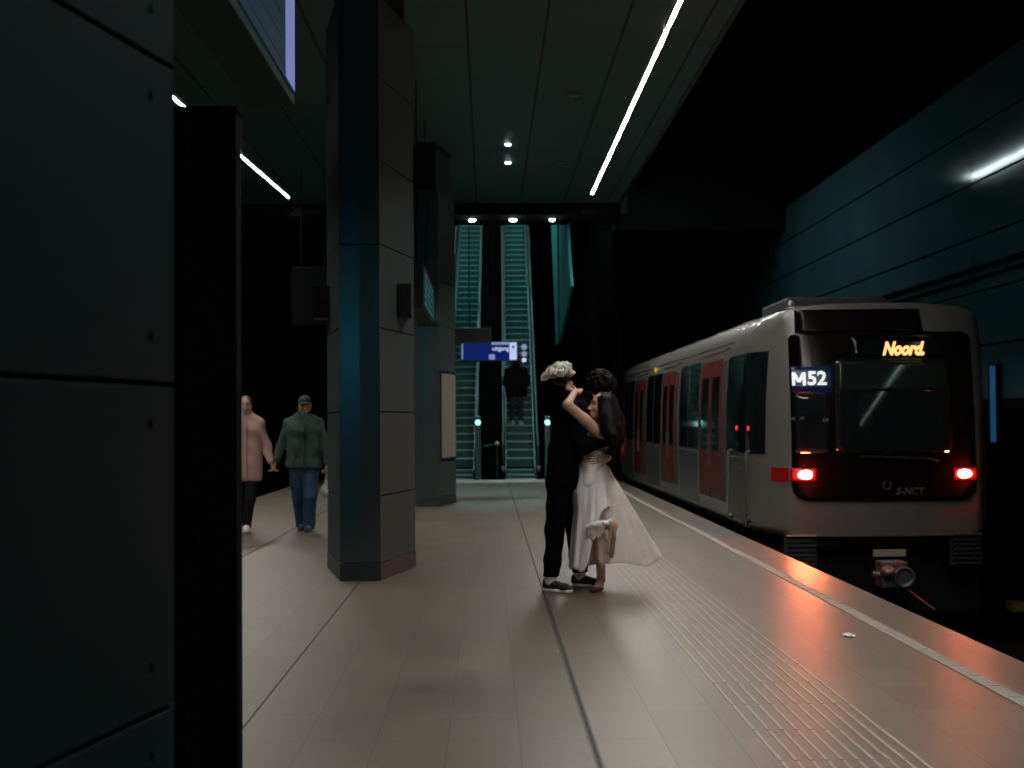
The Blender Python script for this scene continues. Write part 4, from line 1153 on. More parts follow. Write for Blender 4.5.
def sheer():
    m = bpy.data.materials.new('dress_tulle'); m.use_nodes = True
    nt = m.node_tree; b = nt.nodes['Principled BSDF']; out = nt.nodes['Material Output']
    b.inputs['Base Color'].default_value = (0.90, 0.87, 0.86, 1); b.inputs['Roughness'].default_value = 0.7
    tr_ = nt.nodes.new('ShaderNodeBsdfTransparent'); tl = nt.nodes.new('ShaderNodeBsdfTranslucent')
    tl.inputs['Color'].default_value = (0.85, 0.82, 0.80, 1)
    mx = nt.nodes.new('ShaderNodeMixShader'); mx.inputs[0].default_value = 0.45
    nt.links.new(b.outputs[0], mx.inputs[1]); nt.links.new(tl.outputs[0], mx.inputs[2])
    m2 = nt.nodes.new('ShaderNodeMixShader')
    tc = nt.nodes.new('ShaderNodeTexCoord'); n = nt.nodes.new('ShaderNodeTexNoise'); n.inputs['Scale'].default_value = 7
    nt.links.new(tc.outputs['Object'], n.inputs['Vector'])
    mr = nt.nodes.new('ShaderNodeMapRange'); mr.inputs[3].default_value = 0.50; mr.inputs[4].default_value = 0.80
    nt.links.new(n.outputs['Fac'], mr.inputs[0]); nt.links.new(mr.outputs[0], m2.inputs[0])
    nt.links.new(tr_.outputs[0], m2.inputs[1]); nt.links.new(mx.outputs[0], m2.inputs[2])
    nt.links.new(m2.outputs[0], out.inputs['Surface'])
    return m
M['tulle'] = sheer()

def sneaker(ankle, heading, parent, upper, sole, L=0.275, sock=None, pitch=0.0, toe_stripe=None, name='shoe'):
    """ankle = point above the heel at ankle height"""
    h = Vector((heading[0], heading[1], 0)).normalized(); l = Vector((-h.y, h.x, 0)); a = Vector(ankle)
    z0 = a.z - 0.085
    g = Vector((a.x, a.y, z0))
    P = lambda x, y, z: g + h * x + l * y + Vector((0, 0, z))
    f = Field(0.03)
    f.cap(P(-0.035, 0, 0.055), P(-0.03, 0, 0.085), 0.040, 0.043)
    f.cap(P(-0.03, 0, 0.050), P(0.06, 0, 0.048), 0.040, 0.040)
    f.cap(P(0.05, 0, 0.046), P(0.14, 0.006, 0.036), 0.040, 0.036)
    f.cap(P(0.135, 0.004, 0.034), P(0.175, 0.006, 0.030), 0.036, 0.028)
    f.cut(P(0, 0, 0.016), (0, 0, -1)); f.cut(P(0, 0, 0.102), (0, 0, 1))
    o = f.build(name, upper, parent, res=0.006)
    s = Field(0.02)
    s.cap(P(-0.038, 0, 0.012), P(0.06, 0, 0.012), 0.043, 0.043); s.cap(P(0.06, 0, 0.012), P(0.172, 0.006, 0.012), 0.045, 0.036)
    s.cut(P(0, 0, 0.0), (0, 0, -1)); s.cut(P(0, 0, 0.028), (0, 0, 1))
    s.build('sole', sole, o, res=0.006)
    if sock:
        k = Field(0.02); k.cap(P(-0.006, 0, 0.085), P(-0.002, 0, 0.16), 0.050, 0.050); k.cap(P(-0.01, 0, 0.078), P(0.055, 0, 0.072), 0.033, 0.022)
        k.build('sock', sock, o, res=0.007)
    return o
# ------------------------------------------------------------------ the embracing couple
YC = 12.26
def C(px, py, dy=0.0): return at(px, py, YC + dy)
def lerp(a, b, t): return Vector(a) * (1 - t) + Vector(b) * t

# ---- groom: faces right (+X) towards the bride, head bowed over her shoulder
G = dict(pelvis=C(564, 474), hipR=C(560, 481, -.09), hipL=C(567, 481, .09), kneeR=C(555, 529, -.10), kneeL=C(575, 528, .13),
         waist=C(565, 452), chest=C(571, 424), shR=C(568, 414, -.155), shL=C(578, 411, .18), neck=C(585, 402, .03), headc=C(600, 390, .09))
ankR = Vector((C(551, 578, -.12).x, YC - .12, 0.088)); ankL = Vector((C(580, 572, .22).x, YC + .22, 0.088))
elR = C(584, 446, -.24); wrR = C(607, 441, -.13); elL = C(603, 449, .34); wrL = C(608.5, 457.5, -.125)
fB = Field(0.03)
for s in ('R', 'L'):
    a = ankR if s == 'R' else ankL
    fB.chain([G['hip' + s], G['knee' + s], a + Vector((0, 0, 0.02))], [0.075, 0.05, 0.038])
    fB.cap(a + Vector((0, 0, .0)), a + Vector((0.09, -0.07 if s == 'R' else -0.04, -0.045)), 0.03, 0.02)
fB.cap(G['hipR'], G['hipL'], 0.085); fB.cap(G['pelvis'], G['waist'], 0.11, 0.105); fB.cap(G['waist'], G['chest'], 0.105, 0.115)
fB.cap(G['shR'], G['shL'], 0.055); fB.cap(lerp(G['chest'], G['neck'], .4), G['neck'], 0.06, 0.055)
fB.cap(G['neck'], lerp(G['neck'], G['headc'], .75), 0.054, 0.054)
fB.chain([G['shR'], elR, wrR], [0.05, 0.04, 0.028]); fB.chain([G['shL'], elL, wrL], [0.05, 0.04, 0.027])
Pg, Bg = head(fB, G['headc'], (0.80, -0.10, -0.55), (0.55, -0.05, 0.83), R=1.03)
hand(fB, wrL, (-1.0, -0.30, -0.12), (-0.25, 0.95, 0.0), 1, curl=(0.10, 0.28, 0.25), spread=0.05, size=1.0)
hand(fB, wrR, (0.55, 0.65, 0.05), (-0.5, 0.6, -0.1), -1, curl=(0.2, 0.3, 0.3))
groom = fB.build('person', M['skin'], res=0.006)
tag(groom, 'dark-haired man in a black suit and black sneakers hugging the woman in white', 'person')
# trousers
f = Field(0.05)
for s in ('R', 'L'):
    a = ankR if s == 'R' else ankL
    f.chain([G['hip' + s], lerp(G['hip' + s], G['knee' + s], .5), G['knee' + s], lerp(G['knee' + s], a, .6), a + Vector((0.0, 0, -0.01))], [0.108, 0.092, 0.078, 0.070, 0.066], k=0.03)
f.cap(G['hipR'], G['hipL'], 0.108); f.cap(G['pelvis'], G['waist'], 0.125, 0.115)
f.cut((0, 0, 0.125), (0, 0, -1)); f.cut(G['waist'] + Vector((0, 0, 0.05)), (0, 0, 1))
f.build('trousers', M['suit'], groom, res=0.008, warp=folds(0.006, 11, 10, 0.4))
# jacket: torso + sleeves, hem at the hips
f = Field(0.05)
for dy in (-.085, .085):
    off = Vector((0, dy, 0))
    f.chain([G['pelvis'] + off + Vector((-.015, 0, -.045)), G['waist'] + off + Vector((-.01, 0, 0)), G['chest'] + off * 1.2 + Vector((-0.01, 0, 0)), lerp(G['chest'], G['neck'], .55) + off * 1.1], [0.128, 0.118, 0.132, 0.085], k=0.06)
f.cap(G['shR'] + Vector((0, .02, 0)), G['shL'] + Vector((0, -.02, 0)), 0.078); f.cap(lerp(G['chest'], G['neck'], .4), lerp(G['neck'], G['headc'], .22) + Vector((-.014, 0, .0)), 0.09, 0.070)
f.chain([G['shR'], elR, wrR + (elR - wrR).normalized() * 0.03], [0.080, 0.064, 0.048], k=0.03)
f.chain([G['shL'], elL, wrL + (elL - wrL).normalized() * 0.03], [0.080, 0.064, 0.048], k=0.03)
f.cut((0, 0, G['pelvis'].z - 0.13), (0, 0, -1))
jk = f.build('suit_jacket', M['suit'], groom, res=0.008, warp=folds(0.005, 9, 8, 1.3))
# white shirt collar and cuff
f = Field(0.01)
nk = lerp(G['neck'], G['headc'], .22); ndir = (G['headc'] - G['neck']).normalized(); R_ = ndir.to_track_quat('Z', 'Y').to_matrix()
MB_ = MB()
ring = [(0.066, -0.03), (0.069, -0.005), (0.066, 0.022), (0.060, 0.022), (0.060, -0.03)]
MB_.lathe((0, 0, 0), ring, 24); MB_.v = [tuple(R_ @ Vector(v) + nk) for v in MB_.v]
MB_.v = [tuple(lerp(nk, v, 0.93) - ndir * 0.055) for v in MB_.v]; MB_.build('shirt_collar', M['shirt'], groom, smooth=True)
# curly hair: cap of many soft lumps
f = Field(0.018); rg_ = random.Random(5)
for k in range(150):
    th = math.acos(1 - 1.45 * rg_.random()); ph = rg_.uniform(0, 2 * PI)
    d = Vector((math.sin(th) * math.cos(ph), math.sin(th) * math.sin(ph), math.cos(th)))
    x = d.x * 0.112 - 0.022; y = d.y * 0.092; z = d.z * 0.102 + 0.040
    if x > 0.055 and z < 0.055: continue
    if x > -0.01 and z < 0.0: continue
    r = rg_.uniform(0.016, 0.029)
    f.ell(Pg(x, y, z), (r, r, r), None, k=0.012)
f.ell(Pg(-0.022, 0, 0.040), (0.108, 0.089, 0.098), Bg); f.ell(Pg(-0.075, 0, -0.045), (0.050, 0.075, 0.075), Bg)
for s_ in (-1, 1): f.ell(Pg(-0.03, s_ * 0.068, -0.035), (0.045, 0.022, 0.055), Bg)
f.cut(Pg(0.072, 0, 0.02), Bg @ Vector((1, 0, -0.45)))
f.build('hair', M['hair_curly'], groom, res=0.007)
face_bits(groom, Pg, Bg, 1.03, brow=M['brow'])
sneaker(ankR, (0.75, -0.62), groom, M['shoe_black'], M['sole_white'], sock=M['sock_white'])
sneaker(ankL, (0.93, -0.36), groom, M['shoe_black'], M['sole_white'], sock=M['sock_white'])

# ---- bride
Bd = dict(pelvis=C(592, 483), waist=C(592, 462), chest=C(596, 441), shL=C(600, 434, -.185), shR=C(601, 430, .15), neck=C(603, 420, -.05), headc=C(601.5, 406.5, -.10))
hipR = C(594, 489, .07); kneeR = C(600, 537, .03); ankB = Vector((C(601, 581, -.02).x, YC - .02, 0.085))
hipL = C(590, 489, -.08); kneeL = C(590, 531, -.13); ankL2 = C(611.5, 523, -.36)
elB = C(567.5, 404.5, -.30); wrB = C(575, 391.5, -.04); elF = C(582, 404, .36); wrF = C(581, 391.5, .24)
f = Field(0.03)
f.chain([hipR, kneeR, ankB + Vector((0, 0, .02))], [0.080, 0.050, 0.034]); f.chain([lerp(kneeR, ankB, .15), lerp(kneeR, ankB, .5)], [0.050, 0.044])
f.chain([hipL, kneeL, ankL2], [0.062, 0.046, 0.034])
f.cap(ankB, ankB + Vector((-0.02, -0.015, -0.045)), 0.032, 0.030); f.cap(ankB + Vector((-0.02, -0.02, -0.050)), ankB + Vector((-0.075, -0.15, -0.062)), 0.030, 0.020)
tipL = C(609, 552, -.39)
f.cap(ankL2, ankL2 + Vector((0.015, -0.01, -0.02)), 0.034, 0.034); f.cap(ankL2 + Vector((0.01, -0.01, -0.02)), tipL, 0.034, 0.020)
for s in (-1, 1):
    o = Vector((0, s * .075, 0)); f.chain([Bd['pelvis'] + o, Bd['waist'] + o * .7, Bd['chest'] + o * .9], [0.105, 0.080, 0.088], k=0.05)
    f.ell(Bd['chest'] + Vector((-0.055, s * .065, -0.01)), (0.06, 0.06, 0.06), k=0.04)
f.cap(Bd['shL'], Bd['shR'], 0.046); f.cap(lerp(Bd['chest'], Bd['neck'], .3), Bd['neck'], 0.07, 0.046); f.cap(Bd['neck'], lerp(Bd['neck'], Bd['headc'], .8), 0.045, 0.046)
f.chain([Bd['shL'], lerp(Bd['shL'], elB, .5), elB, wrB], [0.052, 0.047, 0.037, 0.025], k=0.02)
f.chain([Bd['shR'], elF, wrF], [0.046, 0.037, 0.025], k=0.02)
Pb, Bb = head(f, Bd['headc'], (-0.93, -0.22, 0.16), (0.13, 0.0, 1), R=0.97)
hand(f, wrB, (-0.50, 0.65, 0.25), (0.0, 0.3, 0.9), 1, curl=(0.7, 0.9, 0.6), spread=0.03, size=0.9)
hand(f, wrF, (-0.92, -0.42, 0.12), (0.0, -0.5, 0.8), -1, curl=(0.55, 0.8, 0.6), spread=0.03, size=0.9)
bride = f.build('person', M['skin'], res=0.006)
tag(bride, 'woman with long dark hair in a white dress kicking up one foot, embracing the man', 'person')
face_bits(bride, Pb, Bb, 0.97, lip=M['lip'], brow=M['brow'])
# bodice
f = Field(0.04)
for s in (-1, 1):
    o = Vector((0, s * .075, 0)); f.chain([Bd['pelvis'] + o, Bd['waist'] + o * .72, Bd['chest'] + o * .9], [0.112, 0.089, 0.099], k=0.05)
    f.ell(Bd['chest'] + Vector((-0.057, s * .065, -0.01)), (0.068, 0.068, 0.066), k=0.04)
f.cut((0, 0, Bd['chest'].z + 0.055), (0.15, 0, 1)); f.cut((0, 0, Bd['pelvis'].z - 0.04), (0, 0, -1))
bod = f.build('bodice', M['satin'], bride, res=0.008)
# skirt: rings from waist to hem
def skirt(name, m, parent, phis, rad, hem, cen, nz=34, zt=None, thick=0.004, fold=(9, 0.05), seed=0.0):
    zt = zt or Bd['waist'].z - 0.01
    vs = []; fs = []; full = abs(phis[-1] - phis[0]) > 2 * PI - 0.01
    ph = phis[:-1] if full else phis; n = len(ph)
    for j in range(nz + 1):
        t = j / nz
        for p in ph:
            zb = hem(p); z = zt + (zb - zt) * t
            cx, cy = cen(t); rx, ry = rad(t, p)
            w = 1 + fold[1] * (t ** 0.8) * (math.sin(fold[0] * p + seed + 1.2 * math.sin(3 * t + p)) + 0.5 * math.sin(fold[0] * 2.3 * p + seed * 2 + 2 * t))
            vs.append((cx + math.cos(p) * rx * w, cy + math.sin(p) * ry * w, z + 0.012 * t * math.sin(7 * p + seed)))
    for j in range(nz):
        for i in range(n if full else n - 1):
            i2 = (i + 1) % n
            fs.append((j * n + i, j * n + i2, (j + 1) * n + i2, (j + 1) * n + i))
    me = bpy.data.meshes.new(name); me.from_pydata(vs, [], fs); me.materials.append(m)
    for p in me.polygons: p.use_smooth = True
    o = bpy.data.objects.new(name, me); COL.objects.link(o); o.parent = parent
    so = o.modifiers.new('cloth', 'SOLIDIFY'); so.thickness = thick
    return o
wz = Bd['waist'].z; wx = Bd['waist'].x; px2 = lambda x: C(x, 500).x
def sst(a, b, x): t = min(1, max(0, (x - a) / (b - a))); return t * t * (3 - 2 * t)
def ang(p): return (p + PI) % (2 * PI) - PI      # -pi..pi, -pi/2 = towards the viewer
def hem_in(p):
    a = ang(p)
    z = 0.185
    # hem lifted by the raised leg on the near right side
    lift = sst(-1.95, -0.95, a) * (1 - sst(0.2, 0.9, a))
    return z + 0.50 * lift
def cen_in(t): return (wx + (px2(588) - wx) * t, YC - 0.02 * t)
def rad_in(t, p):
    a = ang(p); r0 = 0.105
    left = abs(a) > PI / 2
    rx = r0 + (0.155 - r0) * t ** 0.7 if left else r0 + (0.20 - r0) * t ** 0.8
    return rx + 0.03 * math.sin(PI * min(1, t * 2.2)) * (1 if t < .45 else 0), 0.115 + 0.17 * t ** 0.75
ph = [2 * PI * i / 120 for i in range(121)]
skirt('skirt', M['satin'], bride, ph, rad_in, hem_in, cen_in, fold=(7, 0.045), seed=0.6)
# gathered hem lying over the lifted shin
f = Field(0.015); rg_ = random.Random(11)
a0, a1 = C(588, 527, -.30), C(611, 521, -.40)
for k in range(26):
    t = k / 25; p = lerp(a0, a1, t) + Vector((0, rg_.uniform(-.02, .02), rg_.uniform(-.012, .012)))
    r = rg_.uniform(0.013, 0.021)
    f.ell(p, (r, r * 1.6, r * 0.9), k=0.012)
for k in range(7):
    t = k / 6; p = lerp(C(589, 528, -.31), C(603, 524, -.36), t)
    f.cap(p, p + Vector((rg_.uniform(-.01, .01), 0.02, -rg_.uniform(0.05, 0.10))), 0.018, 0.012, k=0.02)
f.build('gathered_hem', M['satin'], bride, res=0.007, warp=folds(0.004, 20, 14, 0.2))
# sheer overskirt blown out to the right
def hem_out(p):
    a = ang(p); s = sst(-1.75, -0.2, a) * (1 - sst(0.6, 1.9, a))
    return 0.20 + 0.07 * s + 0.05 * math.sin(3 * a)
def cen_out(t): return (wx + (px2(597) - wx) * t, YC + 0.06 * t)
def rad_out(t, p):
    a = ang(p); c = max(0, math.cos(a - 0.0))
    return 0.11 + 0.415 * (t ** 0.97) * (0.35 + 0.65 * c ** 1.2), 0.12 + 0.22 * t
ph = [-1.62 + (1.62 + 2.3) * i / 90 for i in range(91)]
skirt('overskirt', M['tulle'], bride, ph, rad_out, hem_out, cen_out, fold=(10, 0.035), seed=2.0, thick=0.002)
# hair: long, falling down the back and over the shoulder
f = Field(0.03)
f.ell(Pb(-0.028, 0, 0.036), (0.098, 0.086, 0.092), Bb)
f.cut(Pb(0.045, 0, 0.03), Bb @ Vector((1, 0, -0.75)))
hcap = f
locks = [((609, 402, -.10), (616, 420, -.17), (619, 440, -.24), (620, 456, -.22), .055, .020),
         ((606, 402, -.17), (610, 418, -.25), (613, 436, -.31), (614, 451, -.29), .050, .018),
         ((603, 400, -.18), (604, 417, -.26), (606, 432, -.31), (608, 444, -.30), .040, .014),
         ((610, 400, -.02), (618, 420, -.06), (621, 442, -.12), (621, 459, -.12), .055, .022),
         ((607, 398, .0), (612, 420, .06), (614, 440, .08), (615, 455, .08), .05, .02),
         ((606, 404, -.19), (609, 422, -.29), (611.5, 436, -.36), (613, 450, -.34), .050, .022),
         ((612, 408, -.14), (616, 428, -.24), (617, 448, -.28), (620, 464, -.25), .045, .012)]
f2 = Field(0.03)
f2.ell(Pb(-0.030, 0, 0.034), (0.100, 0.088, 0.094), Bb)
for a, b, c, d, r0, r1 in locks:
    f2.chain([C(*a), C(*b), C(*c), C(*d)], [r0, r0 * 0.95, r0 * 0.8, r1], k=0.03)
f2.sub(Pb(0.085, 0, -0.012), (0.062, 0.075, 0.088), Bb)
f2.build('hair', M['hair_dark'], bride, res=0.007, warp=lambda X, Y, Z: 0.003 * np.sin(90 * X + 8 * Z) * np.sin(70 * Y + 5 * Z))
# shoes
sh = Field(0.012)
sh.cap(ankB + Vector((-0.015, -0.01, -0.066)), ankB + Vector((-0.08, -0.155, -0.070)), 0.036, 0.029)
sh.cut((0, 0, 0.0), (0, 0, -1)); sh.cut((0, 0, 0.040), (0, 0, 1))
so = sh.build('shoe', M['sandal_dark'], bride, res=0.006)
MB().tube([ankB + Vector((0.034, 0, -0.01)), ankB + Vector((0, -0.036, -0.015)), ankB + Vector((-0.034, 0, -0.01)), ankB + Vector((0, 0.036, -0.01)), ankB + Vector((0.034, 0, -0.01))], 0.006, 8).build('strap', M['sandal_dark'], so, smooth=True)
dT = (tipL - ankL2).normalized(); nS = Vector((0.88, -0.45, 0.1)); nS = (nS - dT * nS.dot(dT)).normalized()
sh = Field(0.012)
q0 = ankL2 + nS * 0.040 - Vector((0, 0, 0.012)); q1 = lerp(ankL2, tipL, .55) + nS * 0.030; q2 = tipL + nS * 0.016 + dT * 0.02
sh.chain([q0, q1, q2], [0.032, 0.036, 0.030], k=0.01); sh.cut(q1 + nS * 0.006, nS); sh.cut(q1 - nS * 0.012, -nS)
M['sole_tan'] = mat('sole_worn_grey', (0.16, 0.145, 0.12), rough=0.7)
sl = sh.build('shoe', M['sole_tan'], bride, res=0.005)
MB().tube([ankL2 + Vector((0.0, -0.036, 0.0)), ankL2 + nS * 0.036, ankL2 + Vector((0, 0.036, 0)), ankL2 - nS * 0.034, ankL2 + Vector((0.0, -0.036, 0.0))], 0.006, 8).build('strap', M['satin_shoe'], sl, smooth=True)
MB().tube([lerp(ankL2, tipL, .6) + nS * 0.02 + Vector((0, -0.03, 0)), lerp(ankL2, tipL, .62) - nS * 0.028, lerp(ankL2, tipL, .6) + nS * 0.02 + Vector((0, 0.03, 0))], 0.006, 8).build('strap', M['satin_shoe'], sl, smooth=True)

# ---- bouquet of white roses held behind his neck
M['petal'] = mat('rose_petal_white', (0.90, 0.88, 0.80), rough=0.6, sss=0.1, vary=0.08, vscale=25)
M['leaf'] = mat('leaf_dark_green', (0.018, 0.045, 0.020), rough=0.5)
M['stem'] = mat('stem_green', (0.05, 0.09, 0.04), rough=0.6)
M['ribbon'] = mat('ribbon_cream', (0.55, 0.50, 0.42), rough=0.6)
grip = C(567.5, 387.5, .10)
bq = empty('bouquet', grip)
tag(bq, 'bouquet of white roses and dark leaves held up behind the groom\'s neck', 'bouquet')
def kid(mb_or_obj):
    mb_or_obj.parent = bq; mb_or_obj.matrix_parent_inverse = Matrix.Translation(-bq.location); return mb_or_obj
heads = [(545.5, 376.5, .10, .042), (551.5, 371, .05, .050), (558, 367.5, .10, .056), (565, 369, .06, .055), (569, 373, .12, .048), (561.5, 372.5, .02, .050), (556, 374, .14, .045), (565, 366, .17, .05), (551, 374, .18, .045)]
def rose(c, r, tilt):
    vs = []; fs = []; R3 = Vector(tilt).normalized().to_track_quat('Z', 'Y').to_matrix()
    mb = MB(); mb.ell((0, 0, -0.1 * r), (0.55 * r, 0.55 * r, 0.75 * r), nu=12, nv=8)
    for layer, (n, rr, hh, open_) in enumerate(((3, 0.50, 0.85, 0.05), (5, 0.72, 0.72, 0.22), (6, 0.95, 0.45, 0.50))):
        for k in range(n):
            a0 = 2 * PI * k / n + layer * 0.5; wdt = 2 * PI / n * 1.35; pv = []
            NU, NV = 6, 5
            for j in range(NV + 1):
                v = j / NV
                for i in range(NU + 1):
                    u = -1 + 2 * i / NU
                    aa = a0 + u * wdt / 2
                    rad = rr * r * (0.45 + 0.55 * math.sin(v * PI / 2)) + open_ * r * v * v * 0.5 * (1 - 0.3 * u * u)
                    z = -0.65 * r + (hh + 0.65) * r * v * (1 - 0.22 * u * u) - (0.12 * r * v ** 4 if layer else 0)
                    pv.append((math.cos(aa) * rad, math.sin(aa) * rad, z))
            pf = [(j * (NU + 1) + i, j * (NU + 1) + i + 1, (j + 1) * (NU + 1) + i + 1, (j + 1) * (NU + 1) + i) for j in range(NV) for i in range(NU)]
            mb.add(pv, pf)
    mb.v = [tuple(R3 @ Vector(v) + c) for v in mb.v]
    o = mb.build('rose', M['petal'], None, smooth=True)
    s = o.modifiers.new('petal', 'SOLIDIFY'); s.thickness = 0.002
    return kid(o)
for px, py, dy, r in heads:
    c = C(px, py, dy); rose(c, r, (c - grip) + Vector((0, -0.05, 0.03)))
    kid(MB().tube([c - (c - grip) * 0.1, lerp(c, grip, .6) + Vector((0, 0, -0.01)), grip, grip + (grip - C(557, 370, .1)) * 0.35], 0.004, 6).build('stem', M['stem'], None, smooth=True))
rg_ = random.Random(21)
for k in range(26):
    base = lerp(grip, C(558, 372, .1), rg_.uniform(.25, .75)); d = (C(rg_.uniform(546, 571), rg_.uniform(371, 386), rg_.uniform(0, .2)) - base)
    d = d.normalized(); L = rg_.uniform(.06, .10); sd = d.cross(Vector((rg_.uniform(-1, 1), rg_.uniform(-1, 1), rg_.uniform(-1, 1)))).normalized(); nn = d.cross(sd)
    pv = []; 
    for j in range(7):
        v = j / 6; wd = 0.022 * math.sin(PI * v ** 0.8) + 0.0005
        cc = base + d * L * v + nn * 0.012 * math.sin(PI * v)
        pv += [cc - sd * wd + nn * 0.004, cc - nn * 0.002, cc + sd * wd + nn * 0.004]
    pf = []
    for j in range(6): pf += [(j * 3, j * 3 + 1, j * 3 + 4, j * 3 + 3), (j * 3 + 1, j * 3 + 2, j * 3 + 5, j * 3 + 4)]
    o = MB().add(pv, pf).build('leaf', M['leaf'], None, smooth=True); s = o.modifiers.new('leaf', 'SOLIDIFY'); s.thickness = 0.0015; kid(o)
kid(MB().tube([lerp(grip, C(557, 370, .1), .18), lerp(grip, C(557, 370, .1), -.12)], 0.022, 14).build('ribbon', M['ribbon'], None, smooth=True))

# ------------------------------------------------------------------ the pair walking hand in hand
YP = 19.1
def Q(px, py, dy=0.0): return at(px, py, YP + dy)
M['pink'] = mat('jacket_dusty_pink', (0.46, 0.28, 0.24), rough=0.85, vary=0.06, vscale=20, bump=0.15, bscale=80)
M['green_j'] = mat('jacket_dark_green', (0.032, 0.062, 0.052), rough=0.8, vary=0.15, vscale=12, bump=0.2, bscale=60)
M['denim'] = mat('jeans_blue', (0.014, 0.045, 0.085), rough=0.85, vary=0.25, vscale=14, bump=0.15, bscale=200)
M['black_cloth'] = mat('cloth_black', (0.010, 0.010, 0.012), rough=0.85, spec=0.2)
M['cap_blue'] = mat('cap_navy', (0.012, 0.026, 0.05), rough=0.8)
M['hair_brown'] = mat('hair_brown_tied', (0.055, 0.032, 0.020), rough=0.55, vary=0.3, vscale=60, bump=0.4, bscale=150)
M['shoe_blue'] = mat('shoe_navy', (0.02, 0.05, 0.09), rough=0.6)
M['zip'] = mat('zip_dark', (0.02, 0.02, 0.02), rough=0.4, metal=0.4)
M['scarf'] = mat('top_pale', (0.45, 0.36, 0.32), rough=0.85)
def walker(cx, sc, hands, feet, knees, headpx, headf, skin):
    """cx: function x-offset in px -> point; returns field and joints (figure faces the viewer)"""
    J = {}
    def P(dx, py, dy=0.0): return Q(cx + dx, py, dy)
    J['P'] = P
    J['pelvis'] = P(0, 465); J['waist'] = P(0, 449); J['chest'] = P(0, 430)
    J['sh'] = [P(-13.6 * sc, 423.5), P(13.6 * sc, 423.5)]; J['hip'] = [P(-7.0, 470), P(7.0, 470)]
    J['neck'] = P(0.3, 414)
    f = Field(0.03)
    for i in (0, 1):
        f.chain([J['hip'][i], knees[i], feet[i] + Vector((0, 0, 0.02))], [0.075, 0.05, 0.036])
        f.cap(feet[i], feet[i] + Vector((0, -0.12, -0.05)), 0.032, 0.022)
        o = Vector(((i - .5) * .16, 0, 0))
        f.chain([J['pelvis'] + o, J['waist'] + o, J['chest'] + o * 1.1], [0.10, 0.095, 0.10], k=0.05)
        f.chain([J['sh'][i], hands[i][0], hands[i][1]], [0.050, 0.038, 0.027])
        hand(f, hands[i][1], hands[i][2], hands[i][3], hands[i][4], curl=hands[i][5])
    f.cap(J['sh'][0], J['sh'][1], 0.05); f.cap(J['chest'], J['neck'], 0.07, 0.052); f.cap(J['neck'], P(0, 405, -.02), 0.052, 0.05)
    J['headP'] = head(f, Q(*headpx), headf, (0, 0, 1), R=1.0)
    return f, J
def dress_legs(J, knees, feet, m, parent, r=(0.098, 0.088, 0.074, 0.068, 0.068), zcut=0.05, seed=0.0):
    f = Field(0.04)
    for i in (0, 1):
        f.chain([J['hip'][i], lerp(J['hip'][i], knees[i], .5), knees[i], lerp(knees[i], feet[i], .6), feet[i] + Vector((0, -.01, -.02))], list(r), k=0.02)
    f.cap(J['hip'][0], J['hip'][1], 0.098); f.cap(J['pelvis'], J['waist'], 0.10, 0.085)
    f.cut((0, 0, zcut), (0, 0, -1)); f.cut(J['waist'], (0, 0, 1))
    return f.build('trousers', m, parent, res=0.009, warp=folds(0.005, 13, 11, seed))
def dress_top(J, hands, m, parent, hem_z, sleeve=0.02, name='jacket', girth=1.0, seed=0.0, flare=1.0):
    f = Field(0.05)
    for i in (0, 1):
        o = Vector(((i - .5) * .17, 0, 0)); lowp = J['pelvis'].copy(); lowp.z = min(lowp.z, hem_z + 0.06)
        f.chain([lowp + o * flare, J['pelvis'] + o, J['waist'] + o, J['chest'] + o * 1.15, lerp(J['chest'], J['neck'], .6) + o], [0.125 * girth, 0.125 * girth, 0.118 * girth, 0.125 * girth, 0.075], k=0.05)
        f.chain([J['sh'][i] + Vector((0, 0, -.01)), hands[i][0], hands[i][1] + (hands[i][0] - hands[i][1]).normalized() * sleeve], [0.068, 0.062, 0.050], k=0.03)
    f.cap(J['sh'][0], J['sh'][1], 0.055)
    for i in (0, 1): f.cap(J['sh'][i], J['neck'], 0.060, 0.055, k=0.04)
    f.cap(lerp(J['chest'], J['neck'], .5), lerp(J['neck'], J['headP'][0](0, 0, -.1), .15), 0.09, 0.068)
    f.cut((0, 0, hem_z), (0, 0, -1))
    return f.build(name, m, parent, res=0.009, warp=folds(0.006, 10, 9, seed))
# woman in the pink jacket (partly behind the dark cabinet)
ftA = [Vector((Q(240, 525).x, YP + .18, 0.088)), Vector((Q(247, 526).x, YP - .02, 0.088))]
knA = [Q(240, 500, .08), Q(250, 499, -.06)]
hdA = [(Q(227, 446, .0), Q(224, 466, -.02), (0, -.1, -1), (1, 0, 0), 1, (.2, .3, .3)),
       (Q(266.5, 446, .03), Q(271, 462, -.04), (0.25, 0, -1), (1, 0, 0), -1, (.5, .7, .6))]
f, JA = walker(246, 0.95, hdA, ftA, knA, (245.5, 405.5, -.03), (0.10, -1, -.05), None)
wa = f.build('person', M['skin'], res=0.007)
tag(wa, 'woman in a dusty pink jacket and black trousers walking, half behind the black cabinet', 'person')
dress_legs(JA, knA, ftA, M['black_cloth'], wa, r=(0.092, 0.082, 0.068, 0.06, 0.058), seed=.3)
ja = dress_top(JA, hdA, M['pink'], wa, Q(246, 481).z, seed=.9, girth=1.0)
zp = [JA['P'](1.2, 421, -.128), JA['P'](1.0, 435, -.152), JA['P'](.5, 450, -.145), JA['P'](.2, 468, -.150), JA['P'](0, 480, -.15)]
MB().tube([JA['P'](1.0, 421 + 58 * k / 6, -0.142 - 0.012 * math.sin(PI * k / 6)) for k in range(7)], 0.004, 6).build('zip', M['zip'], ja, smooth=True)
Pa, Ba = JA['headP']
